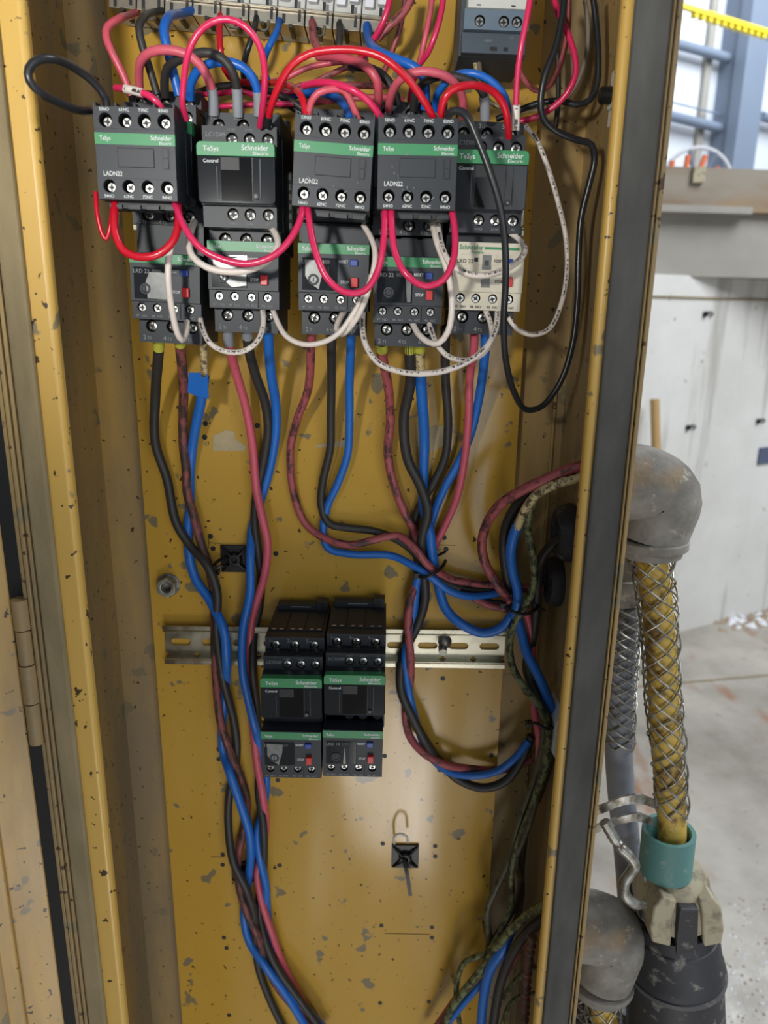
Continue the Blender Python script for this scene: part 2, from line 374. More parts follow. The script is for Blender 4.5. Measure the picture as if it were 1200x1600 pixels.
# ledge beam that lies on the wall
B0 = PWL(1110, 350, .0); ub = Vector((math.sin(math.radians(84)), math.cos(math.radians(84)), 0)); nb = Vector((ub.y, -ub.x, 0))
def bz(y): return (CAM+ray(1110, y)*((B0-CAM).dot(nb)/ray(1110, y).dot(nb))).z
bt = thing('ledge_beam', (B0.x, B0.y, zt), 'long stained beam lying along the top of the grey concrete wall', 'beam')
m = MB(); wbox(m, -1.0, 6, -.30, 0, bz(330)-B0.z+B0.z, bz(262), 'beam_rust', ub, nb, Vector((B0.x, B0.y, 0))); o = m.build('upper_flange'); o.parent = bt; o.matrix_parent_inverse = Matrix.Translation(-bt.location)
m = MB(); wbox(m, -1.0, 6, -.30, -.04, bz(405), bz(330), 'beam_concrete', ub, nb, Vector((B0.x, B0.y, 0))); wbox(m, -1.0, .16, -.04, .03, bz(334), bz(323), 'beam_concrete', ub, nb, Vector((B0.x, B0.y, 0))); o = m.build('web'); o.parent = bt; o.matrix_parent_inverse = Matrix.Translation(-bt.location)
m = MB(); wbox(m, -1.0, 6, -.30, .03, bz(433), bz(405), 'beam_concrete', ub, nb, Vector((B0.x, B0.y, 0))); o = m.build('lower_flange'); o.parent = bt; o.matrix_parent_inverse = Matrix.Translation(-bt.location)
def at_parent(o, p): o.parent = p; o.matrix_parent_inverse = Matrix.Translation(-Vector(p.location)); return o
c = CAM+ray(1090, 274)*((B0-CAM).dot(nb)/ray(1090, 274).dot(nb))
m = MB(); m.box(c.x-.025, c.x+.025, c.y-.02, c.y+.01, c.z-.03, c.z+.03, 'socket_cream'); tag(m.build('paper_tag', bevel=.002), 'small pale square tag stuck on the stained upper flange of the beam', 'tag')
# far hall wall with girts, posts
m = MB(); wbox(m, -12, 16, -6.2, -6.0, 0, 8.5, 'hall_cladding'); struct(m.build('wall_far'))
def trim_tube(name, a, b, off, px, mat, n=12, label=None, cat=None, group=None):
    pa, pb = PWL(*a, off), PWL(*b, off); D = (pa-CAM).dot(FW); d = (pb-pa).normalized()
    m = MB(); m.tube([pa-d*(3.0 if a[0] < 1100 else 0), pb], px*D/F/2*.9, mat, n); o = m.build(name)
    return o
for i, (a, b, px) in enumerate((((1062, 70), (1164, 98), 17), ((1050, 182), (1152, 207), 17), ((1190, 182), (1230, 192), 16), ((1055, 161), (1150, 185), 3))):
    struct(trim_tube('trim_%d' % (i+2), a, b, -5.85, px, 'steel_blue'))
pa = PWL(1148, 200, -5.6); pb = PWL(1186, 200, -5.6); w = (pb-pa).length
m = MB(); c = (pa+pb)/2-A0; uc = c.dot(UW); wbox(m, uc-w/2, uc+w/2, -6.0, -5.6, 0, 8.4, 'steel_blue'); wbox(m, uc-w/2-.04, uc-w/2+.02, -5.7, -5.52, 0, 8.4, 'steel_blue'); struct(m.build('trim_7'))
pa = PWL(1105, 150, -5.9)-A0; m = MB(); wbox(m, pa.dot(UW)-.06, pa.dot(UW)+.06, -6.0, -5.93, 0, 8.4, 'beam_concrete'); struct(m.build('trim_8'))
pa, pb = PWL(1060, 10, -4.6), PWL(1250, 68, -4.6); D = (pb-pa).normalized(); r = thing('crane_rail', pa, 'bright yellow crane rail high across the pale hall wall', 'crane rail')
m = MB(); up = Vector((0, 0, 1)); nn = D.cross(up).normalized(); L = (pb-pa).length; h = .05
def obox(m, o, d, n, u, a0, a1, b0, b1, c0, c1, mat):
    vs = [o+d*a+n*b+u*c for a in (a0, a1) for b in (b0, b1) for c in (c0, c1)]
    m.add(vs, [(0, 1, 3, 2), (4, 6, 7, 5), (0, 4, 5, 1), (2, 3, 7, 6), (0, 2, 6, 4), (1, 5, 7, 3)], mat)
obox(m, pa, D, nn, up, -3, L, -.03, .03, -.01, h*.75, 'crane_yellow'); at_parent(m.build('rail'), r)
for k in range(16):
    m = MB(); q = pa+D*(L*(.12+k*.055)); obox(m, q, D, nn, up, 0, .05, -.05, .02, -.055, 0, 'crane_yellow' if k < 11 else 'crane_pale'); at_parent(m.build('conductor_hanger'), r)
# reel behind the beam
c0 = PWL(1087, 292, -1.2); D = (c0-CAM).dot(FW); R = 56*D/F; r = thing('cable_reel', (c0.x, c0.y, 0), 'large white ring with orange rods showing above the beam', 'reel')
m = MB(); m.tube([c0+Vector((R*math.cos(t), 0, R*math.sin(t))) for t in [2*math.pi*k/48 for k in range(48)]], 3.0*D/F, 'white_paint', 8, closed=True); at_parent(m.build('rim'), r)
m = MB()
for k in range(8): t = math.pi*k/4+.3; m.cyl(c0, c0+Vector((R*math.cos(t), 0, R*math.sin(t))), .012, 'steel_blue', 8)
m.cyl(c0+Vector((0, -.08, 0)), c0+Vector((0, .12, 0)), .07, 'steel_blue', 16); at_parent(m.build('spokes'), r)
m = MB(); m.box(c0.x-.05, c0.x+.05, c0.y+.05, c0.y+.15, 0, c0.z, 'steel_blue'); m.box(c0.x-.5, c0.x+.5, c0.y-.1, c0.y+.4, 0, .08, 'steel_blue'); at_parent(m.build('stand'), r)
for (x0, y0, x1, y1) in ((1046, 275, 1051, 252), (1070, 272, 1075, 243), (1094, 265, 1102, 244), (1116, 276, 1122, 262)):
    m = MB(); m.tube([PWL(x0, y0, -1.1), PWL(x1, y1, -1.1)], 4.2*D/F, 'orange', 10); at_parent(m.build('orange_rod'), r)
# stick, ties, patches, debris
pt = PWL(1023, 624, .06); m = MB(); pbot = Vector((pt.x-.05, pt.y-.05, 0)); m.tube([pbot+NW*.25, pt], .019, 'wood', 14); tag(m.build('broom_handle'), 'plain wooden stick leaning upright against the grey concrete wall', 'stick')
for (x, y, s, lb) in ((1108, 491, 1, 'small dark steel loop in the concrete wall below the beam'), (1081, 668, 1, 'small dark steel loop low in the wall right of the wooden stick'), (1190, 658, 1, 'small dark steel loop in the wall at the right edge')):
    p = PWL(x, y, .008); m = MB(); m.tube(spline([p-UW*.022, p-UW*.01+Vector((0, 0, .007)), p+UW*.015+Vector((0, 0, .008)), p+UW*.024, p+UW*.012-Vector((0, 0, .009))], .004), .0035, 'black_plastic', 6)
    m.cyl(p-UW*.02-NW*.02, p-UW*.02+NW*.004, .012, 'black_deep', 10); tag(m.build('form_tie'), lb, 'wall tie')
p = PWL(1192, 712, .006); m = MB(); obox(m, p, UW, NW, up, -.03, .09, -.006, .004, -.04, .04, 'blue_patch'); tag(m.build('wall_plate'), 'dark blue square plate on the concrete wall at the right edge', 'plate')
m = MB(); rnd = random.Random(3)
for k in range(60):
    x = rnd.uniform(1118, 1215); c = PF(x, rnd.uniform(968, 990)-(x-1118)*.18); s = rnd.uniform(.012, .04)
    vs = [c+Vector((s*math.cos(a)*rnd.uniform(.6, 1.2), s*math.sin(a)*rnd.uniform(.6, 1.2), 0)) for a in [k2*math.pi/3 for k2 in range(6)]]+[c+Vector((rnd.uniform(-.3, .3)*s, 0, s*.6))]
    m.add(vs, [(i, (i+1) % 6, 6) for i in range(6)], 'debris' if k % 3 else 'white_paint')
o = m.build('rubble'); tag(o, 'low scatter of rubble and mud along the foot of the concrete wall', 'rubble'); o['kind'] = 'stuff'
m = MB(); rnd = random.Random(5)
for k in range(170):
    c = PF(rnd.uniform(1140, 1215), rnd.uniform(1400, 1600)); s = rnd.uniform(.001, .0045)
    vs = [c+Vector((s*math.cos(a)*rnd.uniform(.6, 1.2), s*math.sin(a), 0)) for a in [k2*math.pi/3 for k2 in range(6)]]+[c+Vector((0, 0, s))]
    m.add(vs, [(i, (i+1) % 6, 6) for i in range(6)], 'debris' if k % 2 else 'white_paint')
o = m.build('gravel'); tag(o, 'loose wet grit on the floor beside the large black connector', 'gravel'); o['kind'] = 'stuff'

# ================================================================== CABINET
ZT = 2.12
cab = thing('electrical_cabinet', (0, 0, 0), 'open yellow steel electrical cabinet, scuffed paint, filling the picture', 'cabinet')
LIP = .150
XL = [X8(v, LIP) for v in (116, 83, 50, 25)]            # inner edge, gasket edge, strip edge, outer edge
XR = [X8(v, LIP) for v in (905, 918, 967, 978)]
xbl, xbr = X8(168, -.012), X8(868, -.012)
def cpart(name, fn, bevel=0, parent=cab):
    m = MB(); fn(m); return m.build(name, parent, bevel=bevel)
cpart('back_wall', lambda m: m.box(xbl-.002, xbr+.002, .012, .014, 0.0, ZT, 'wall_yellow'))
cpart('side_wall', lambda m: m.box(xbl-.002, xbl, -LIP+.002, .012, 0.0, ZT, 'wall_yellow'))
xw = max(xbr, XR[3]-.002)
cpart('side_wall', lambda m: (m.box(xbr, XR[3], -LIP+.002, .012, 0.0, ZT, 'wall_yellow')))
cpart('top_wall', lambda m: m.box(xbl-.002, XR[3], -LIP+.002, .014, ZT, ZT+.002, 'wall_yellow'))
cpart('bottom_wall', lambda m: m.box(xbl-.002, XR[3], -LIP+.002, .014, 0.05, .052, 'wall_yellow'))
# folded seam ribs that run down the side and back walls
cpart('wall_seam', lambda m: m.box(X8(138, .05)-.0, X8(138, .05)+.0, -.05, -.05, 0.1, .1, 'wall_yellow')) if False else None
cpart('wall_seam', lambda m: m.box(X8(852, -.010), X8(852, -.010)+.0022, .0085, .012, .052, 1.45, 'wall_yellow'), .0006)
def flange(xs, sgn, gmat):
    a, b, c, d = xs
    def f(m):
        prof = []
        r = .0035
        # rounded inner edge, returning 14 mm into the cabinet
        pts = [(a, -LIP+.006), (a, -LIP+r)]+[(a+sgn*r*(1-math.cos(t)), -LIP+r*(1-math.sin(t))) for t in [math.pi/2*k/6 for k in range(1, 7)]]+[(c, -LIP)]
        inn = [(c, -LIP+.0015), (a+sgn*.004, -LIP+.0015), (a+sgn*.0018, -LIP+.004), (a+sgn*.0018, -LIP+.006)]
        pr = pts+inn; n = len(pr)
        vs = [(x, y, z) for z in (.02, ZT) for x, y in pr]
        m.add(vs, [(i, (i+1) % n, n+(i+1) % n, n+i) for i in range(n)]+[tuple(range(n)), tuple(range(2*n-1, n-1, -1))], 'flange_yellow')
    o = cpart('door_flange', f)
    cpart('gasket', lambda m: m.box(min(b, c), max(b, c), -LIP-.0045, -LIP, .02, ZT, gmat), .0015)
    return o
flange(XL, -1, 'gasket_olive'); flange(XR, 1, 'gasket_dark')
# outer folded edges
def edge_r(m):
    m.box(XR[2], XR[2]+.0012, -LIP-.006, -LIP+.0, .02, ZT, 'worn_edge'); m.box(XR[2]+.0018, XR[3], -LIP-.007, -LIP+.02, .02, ZT, 'worn_edge')
cpart('folded_edge', edge_r, .0006)
def edge_l(m):
    w = (XL[2]-XL[3])/3
    for k in range(3): m.box(XL[3]+k*w, XL[3]+(k+1)*w-.0008, -LIP-.004-.001*(k == 1), -LIP+.01, .02, ZT, 'worn_edge')
cpart('folded_edge', edge_l, .0006)
cpart('gap_shade', lambda m: (m.box(xbl-.030, XL[3]-.0004, -LIP+.0005, -LIP+.0015, .02, ZT, 'black_deep'), m.box(xbl-.03, XL[3], -LIP+.035, -LIP+.038, .02, ZT, 'black_deep'), m.box(xbl-.034, xbl-.03, -LIP+.006, -LIP+.038, .02, ZT, 'black_deep')))  # black sheets stand in for the shade in the gap beside the door
# door folded open to the left
xd = X8(-2, LIP); dv = Vector((-1, -.42, 0)).normalized(); dn = Vector((-.42, 1, 0)).normalized()
def door(m):
    o = Vector((xd, -LIP, 0)); obox(m, o, dv, dn, up, 0, .36, 0, .003, .05, ZT, 'door_yellow'); pass
    obox(m, o, dv, dn, up, .0235, .034, -.006, 0, .05, ZT, 'door_yellow')
    obox(m, o, dv, dn, up, .045, .20, -.010, 0, .05, ZT, 'flange_yellow')
dr = cpart('door', door, .001)
for k, (yy0, yy1) in enumerate(((936, 982), (984, 1036), (1038, 1096), (1098, 1160))):
    q0 = P(6+yy0*.128-88, yy0, LIP+.004); q1 = P(6+yy1*.128-88, yy1, LIP+.004); x = X8(3, LIP+.004)+.004
    m = MB(); m.cyl((x, -LIP-.004, q0.z), (x, -LIP-.004, q1.z), .0052 if k % 2 == 0 else .0048, 'worn_edge', 16); m.build('hinge_knuckle', dr)
# mounting plate
xp0, xp1 = X8(225, 0), X8(802, 0)
pl = cpart('mounting_plate', lambda m: m.box(xp0, xp1, 0, .0022, .12, 2.06, 'plate_yellow'), .0006)
def plate_disc(name, x, y, r, mat, th=.0004):
    c = P(x, y, 0); m = MB(); m.cyl((c.x, -th, c.z), (c.x, .0003, c.z), r, mat, 14); return m.build(name, pl)
for x, y in ((321, 662), (320, 683), (329, 838), (333, 857), (431, 865), (694, 840), (697, 858), (692, 1060), (680, 1322), (680, 1338), (598, 1318), (675, 1449), (675, 1465), (596, 1446), (594, 1567), (670, 1565), (342, 1170), (342, 1186), (348, 1335), (348, 1351), (350, 1465), (354, 1481), (437, 1352), (437, 1482), (358, 1586), (434, 1219), (601, 1181), (402, 665), (768, 1180), (687, 1203)):
    plate_disc('drilled_hole', x, y, .0021, 'black_deep')
def patch(name, pts, mat, parent=pl, th=.0003):
    m = MB(); q = [P(x, y, 0) for x, y in pts]; m.prism([(p.x, p.z) for p in q], -th, .0002, mat); return m.build(name, parent)
patch('label_residue', [(333, 680), (345, 676), (352, 672), (366, 674), (368, 686), (384, 697), (383, 705), (333, 704)], 'residue')
patch('label_residue', [(494, 695), (520, 691), (540, 687), (541, 698), (494, 699)], 'residue')
patch('label_residue', [(650, 650), (662, 668), (694, 664), (697, 694), (676, 705), (650, 696)], 'residue')
for (x0, y0, x1, y1) in ((326, 857, 326, 834), (326, 848, 345, 849), (330, 1339, 352, 1339), (690, 1018, 720, 1020), (676, 851, 712, 852), (600, 1458, 672, 1460)):
    a, b = P(x0, y0, 0), P(x1, y1, 0); m = MB(); m.tube([Vector((a.x, -.0001, a.z)), Vector((b.x, -.0001, b.z))], .00028, 'ink', 6); m.build('scribed_mark', pl)

# ---- DIN rails
def din_rail(name, x0, x1, ymid, d, label):
    a, b = P(x0, ymid, d), P(x1, ymid, d); L = b.x-a.x
    t = thing(name, (a.x, -d+.0075, a.z), label, 'rail', 'slotted steel mounting rails'); z0 = 0
    m = MB(); n = int(L/.025); p = (L)/n; y = -.0010
    # local frame: back face at y=0 .. front lips at y=-.0075
    for s in (-1, 1):
        m.box(0, L, -.0075, -.0065, s*.0135-(.0 if s > 0 else .004), s*.0135+(.004 if s > 0 else 0), 'zinc')
        m.box(0, L, -.0075, 0, s*.0125-.0005, s*.0125+.0005, 'zinc')
    m.wells(0, L, -.0125, .0125, -.001, 0, [(p*(k+.5), 0) for k in range(n)], .0031, 'zinc', 'zinc', L=.0105, n=20, through=True)
    m.build('rail_profile', t, bevel=.0003); return t
din_rail('din_rail', 255, 791, 1008, .0085, 'zinc plated slotted rail carrying the two lower contactors')
din_rail('din_rail', 205, 822, 318, .022, 'zinc plated rail mostly hidden behind the upper contactors')
c = P(695, 1002, .008); t = thing('rail_screw', c, 'round headed steel screw in the lower rail, right of contactors', 'screw')
m = MB(); m.lathe([(-.006, .003), (0, .003), (.0002, .0058), (.0035, .0052), (.0055, .003), (.006, 0)], (0, 0, 0), (0, -1, 0), 'galvanised', 20); m.cyl((-.002, -.0015, -.004), (-.002, -.009, -.006), .0035, 'galvanised', 12); m.build('screw_head', t)
c = P(262, 915, .003); t = thing('hex_nut', c, 'grey hex nut on the mounting plate left of the cable bundle', 'nut')
m = MB(); hx = [(0.0086*math.cos(math.pi/6+math.pi/3*k), 0.0086*math.sin(math.pi/6+math.pi/3*k)) for k in range(6)]
outer = []; inn = []
for k in range(24):
    a = 2*math.pi*k/24; ap = .0075/max(math.cos(((a+math.pi/6) % (math.pi/3))-math.pi/6), .5); outer.append((ap*math.cos(a), ap*math.sin(a))); inn.append((.0042*math.cos(a), .0042*math.sin(a)))
vs = [(x, -.006, z) for x, z in outer]+[(x, -.006, z) for x, z in inn]+[(x, .003, z) for x, z in outer]+[(x, .002, z) for x, z in inn]
m.add(vs, [(k, (k+1) % 24, 24+(k+1) % 24, 24+k) for k in range(24)]+[(k, 48+k, 48+(k+1) % 24, (k+1) % 24) for k in range(24)]+[(24+k, 24+(k+1) % 24, 72+(k+1) % 24, 72+k) for k in range(24)], 'galvanised'); m.build('nut_body', t, bevel=.0006)
m = MB(); m.lathe([(0, .0098), (.0014, .0098), (.0014, .0043)], (0, .003, 0), (0, -1, 0), 'galvanised', 28); m.build('washer', t)

# ================================================================== DEVICES
_scr = {}
def screw(parent, x, z, y, r=3.0, mat='screw_metal', ang=0.5, name='terminal_screw'):
    key = (round(r, 2), mat)
    if key not in _scr:
        m = MB(); m.lathe([(0, r), (.9, r), (1.3, r*.82), (1.3, 0)], (0, 0, 0), (0, -1, 0), mat, 16)
        for a in (0, 1):
            (m.box(-r*.7, r*.7, -1.42, -1.2, -.42, .42, 'black_deep') if a else m.box(-.42, .42, -1.43, -1.2, -r*.7, r*.7, 'black_deep'))
        m.box(-r*.3, r*.3, -1.44, -1.2, -r*.3, r*.3, 'black_deep')
        for q in (0, 1, 2): 
            t_ = 2.1*q+.6; m.box(r*.62*math.cos(t_)-.3, r*.62*math.cos(t_)+.3, -1.5, -1.2, r*.62*math.sin(t_)-.3, r*.62*math.sin(t_)+.3, mat)
        o = m.build(name, None, scale=.001); _scr[key] = o.data; bpy.data.objects.remove(o)
    o = bpy.data.objects.new(name, _scr[key]); COL.objects.link(o); o.parent = parent
    o.location = (x*.001, y*.001, z*.001); o.rotation_euler = (0, ang, 0); return o
def row(m, parent, x0, x1, z0, z1, d0, d1, cs, r, sr, smat='screw_metal', mat='black_plastic', deep=1.6):
    """terminal face slab with wells and a screw sunk in each"""
    m.wells(x0, x1, z0, z1, -d1, -d0, cs, r, mat, 'black_deep')
    for i, (x, z) in enumerate(cs): screw(parent, x, z-.25, -(d1-deep)+1.0, sr, smat, ang=.5+i*.9+x*.13)
def front(px, py, d, depth_mm):
    q = P(px, py, d); return Vector((q.x, q.y+depth_mm/1000, q.z))
S = .001
def b_(m, x0, x1, d0, d1, z0, z1, mat): m.box(x0, x1, -d1, -d0, z0, z1, mat)

def contactor(px, py, d, roll, label, cover=True, name='contactor', peg=True):
    t = thing(name, front(px, py, d, 86), label, 'contactor', rot=(0, math.radians(roll), 0))
    m = MB(); p = 'black_plastic'
    b_(m, -22.2, 22.2, 0, 50, -38.5, 38.5, p)
    b_(m, -20, 14, 0, 9, 38.5, 43.5, p); b_(m, 12, 21, 0, 10, 38.5, 46.5, p)          # mounting plate with ear
    b_(m, 15, 18, 10, 10.2, 40.5, 45, 'black_deep'); b_(m, -9, 7, 9, 9.3, 41.2, 41.9, 'lettering_grey')
    for x in (-15, -1, 13): b_(m, x-6.5, x+6.5, 14, 49, 38.5, 39.4, p)             # terminal shutters on top
    for x in (-14.5, 0, 14.5):
        b_(m, x-4.4, x-1.6, 47, 48.2, 39.4, 39.7, 'pink_mark'); b_(m, x+1.6, x+4.4, 47, 48.2, 39.4, 39.7, 'pink_mark')
    row(m, t, -22.2, 22.2, 27, 38.5, 50, 61, [(-14.5, 31.8), (0, 31.8), (14.5, 31.8)], 3.7, 3.0, 'screw_metal', deep=2.5)
    b_(m, -21.5, 21.5, 50, 66, 17.5, 29, p)
    for x in (-6, 4.8, 15.5): b_(m, x-4.2, x+4.2, 62, 66.5, 28.9, 29.4, 'black_deep')
    row(m, t, -21.8, 21.8, 18, 28.8, 66, 73, [(-4.5, 22), (5.8, 22), (16.5, 22)], 3.5, 3.1)
    b_(m, -21.8, 21.8, 50, 80, -15.2, 18, p)
    b_(m, -21.5, 21.5, 50, 70, -27, -15, p)
    row(m, t, -21.8, 21.8, -27, -15.2, 70, 77, [(-4.2, -19.6), (6, -19.6), (16.8, -19.6)], 3.5, 3.1)
    row(m, t, -22.2, 22.2, -38.5, -27.2, 50, 62, [(-12.5, -32.4), (0.5, -32.4), (13.5, -32.4)], 4.0, 3.3, deep=3)
    m.build('body', t, bevel=.0004, scale=S)
    m = MB(); m.text('1', -18.5, 34.8, -61.3, 2.4, 'lettering_grey'); m.text('L1', -16.4, 34.8, -61.3, 1.5, 'lettering_grey'); m.text('3', -4.6, 34.8, -61.3, 2.4, 'lettering_grey'); m.text('L2', -2.4, 34.8, -61.3, 1.5, 'lettering_grey')
    m.text('5', 9.6, 34.8, -61.3, 2.4, 'lettering_grey'); m.text('L3', 11.8, 34.8, -61.3, 1.5, 'lettering_grey')
    m.text('LC1D09', -19.6, 23, -73.3, 2.4, 'lettering_grey', align='l')
    m.text('13 NO', -4.5, 26.4, -73.3, 1.2, 'lettering_grey'); m.text('21 NC', 5.8, 26.4, -73.3, 1.2, 'lettering_grey'); m.text('A1', 16.5, 26.4, -73.3, 1.2, 'lettering_grey')
    m.text('14 NO', -4.2, -25.4, -77.3, 1.3, 'lettering_grey'); m.text('22 NC', 6, -25.4, -77.3, 1.3, 'lettering_grey'); m.text('A2', 16.8, -25.4, -77.3, 1.3, 'lettering_grey')
    for a, bb, x in (('2', 'T1', -17.5), ('4', 'T2', -4.6), ('6', 'T3', 8.6)): m.text(a, x, -37.8, -62.3, 2.6, 'lettering_grey'); m.text(bb, x+2.6, -37.8, -62.3, 1.7, 'lettering_grey')
    m.text('TeSys', -18.5, 12.9, -86.5, 2.7, 'lettering_white', align='l'); m.text('Schneider', 19, 13.6, -86.5, 2.9, 'lettering_white', w=15.5, align='r'); m.text('Electric', 19, 11.3, -86.5, 1.7, 'lettering_white', w=9, align='r')
    m.text('Control', -18.6, 6.8, -86.5, 1.9, 'lettering_white', align='l')
    m.build('lettering', t, scale=S)
    m = MB(); m.prism(rrect(-22.3, 22.3, -15, 10.4, 2.6, corners=(0, 0, 1, 1)), -86, -80, 'black_cover'); o = m.build('front_cover', t, bevel=.0006, scale=S)
    m = MB(); b_(m, -8.6, 9.2, 86, 86.2, -13.5, 9.6, 'window_smoke'); b_(m, 9.2, 9.7, 86, 86.5, -13.5, 9.6, 'black_plastic'); b_(m, -11.2, -10.6, 86, 86.5, -12, 5, 'black_plastic'); b_(m, 13.5, 14.2, 86, 86.5, -12, 9, 'black_plastic'); b_(m, -8.6, 2, 86.2, 86.5, 3, 9.6, 'black_deep')
    m.build('window', o, scale=S)
    m = MB(); m.prism(rrect(-22.4, 22.4, 10.4, 18, 2.6, corners=(1, 1, 0, 0)), -86.2, -80, 'green_band'); m.build('green_band', t, scale=S, bevel=.0003)
    m = MB(); m.cyl((11.2, -86, -10.8), (11.2, -87.2, -10.8), 1.7, 'black_deep', 14); m.cyl((11.2, -87.2, -10.8), (11.2, -87.5, -10.8), .7, 'lettering_grey', 8); m.build('latch_button', t, scale=S)
    return t

def aux_block(px, py, d, roll, label, scuffs=0):
    t = thing('auxiliary_contact_block', front(px, py, d, 28), label, 'contact block', rot=(0, math.radians(roll), 0))
    m = MB(); p = 'black_plastic'
    b_(m, -22, 22, 0, 21, -23.5, 23, p)
    for x in (-21.6, -10.3, .2, 10.7, 21.4): b_(m, x-.55, x+.55, 2, 26, 23, 26, p)
    for x in (-15.8, -5, 5.5, 16): b_(m, x-4.2, x+4.2, 8, 20, 23, 23.2, 'black_deep')
    b_(m, 20.5, 22.4, -20, 6, -17, 17, p); b_(m, -22.4, -20.5, -20, 6, -17, 17, p)
    b_(m, -20, 20, 4, 18, -27, -23.5, 'black_deep')
    for x in (-15.5, -5, 5.5, 16): b_(m, x-3.6, x+3.6, 6, 20, -27.5, -25, p)
    row(m, t, -22, 22, 12.6, 23.5, 21, 28, [(-15.6, 16.8), (-5, 16.8), (5.6, 16.8), (16.4, 16.8)], 3.7, 2.7, deep=4.2)
    row(m, t, -22, 22, -23.5, -12.6, 21, 28, [(-15.6, -16.6), (-5, -16.6), (5.6, -16.6), (16.4, -16.6)], 3.5, 2.6, deep=4.2)
    b_(m, -22, 22, 21, 28, -12.6, 12.6, p)
    m.build('body', t, bevel=.0004, scale=S)
    m = MB(); b_(m, -22.05, 22.05, 27.5, 28.15, 4.6, 10.4, 'green_band'); m.build('green_band', t, scale=S)
    m = MB(); b_(m, -9.8, 10.2, 28, 28.7, -6.8, 3.0, 'black_plastic')
    m.build('marker_plate', t, bevel=.0003, scale=S)
    m = MB(); b_(m, 14.6, 18.8, 28, 28.12, -7.6, 3.4, 'black_deep'); b_(m, 15.4, 18.0, 28.1, 28.9, -6.9, -2.4, 'black_plastic'); b_(m, 15.4, 18.0, 28.1, 28.7, -1.6, 2.8, 'black_plastic'); m.build('slide_clip', t, scale=S)
    m = MB()
    for s_, x in (('53NO', -15.8), ('61NC', -5), ('71NC', 5.6), ('83NO', 16.4)): m.text(s_, x, 21.2, -28.4, 1.6, 'lettering_white', w=5.4)
    for s_, x in (('54NO', -15.8), ('62NC', -5), ('72NC', 5.6), ('84NO', 16.4)): m.text(s_, x, -22.6, -28.4, 1.6, 'lettering_white', w=5.4)
    m.text('TeSys', -19.2, 6.6, -28.4, 2.2, 'lettering_white', align='l', w=6); m.text('Schneider', 20.4, 7.3, -28.4, 2.3, 'lettering_white', w=11.6, align='r'); m.text('Electric', 20.2, 5.1, -28.4, 1.5, 'lettering_white', w=6.8, align='r')
    m.text('LADN22', -18.2, -11.4, -28.4, 2.4, 'lettering_white', align='l', w=10.4)
    rn = random.Random(int(px))
    for k in range(scuffs):
        x, z = rn.uniform(-17, 18), rn.uniform(-20, 5); l = rn.uniform(.6, 2.2); a = rn.uniform(0, 3)
        m.add([(x, -28.45, z), (x+l*math.cos(a), -28.45, z+l*math.sin(a)), (x+l*math.cos(a)-.3, -28.45, z+l*math.sin(a)+.4), (x-.2, -28.45, z+.5)], [(0, 1, 2, 3)], 'lettering_grey')
    m.build('lettering', t, scale=S)
    return t

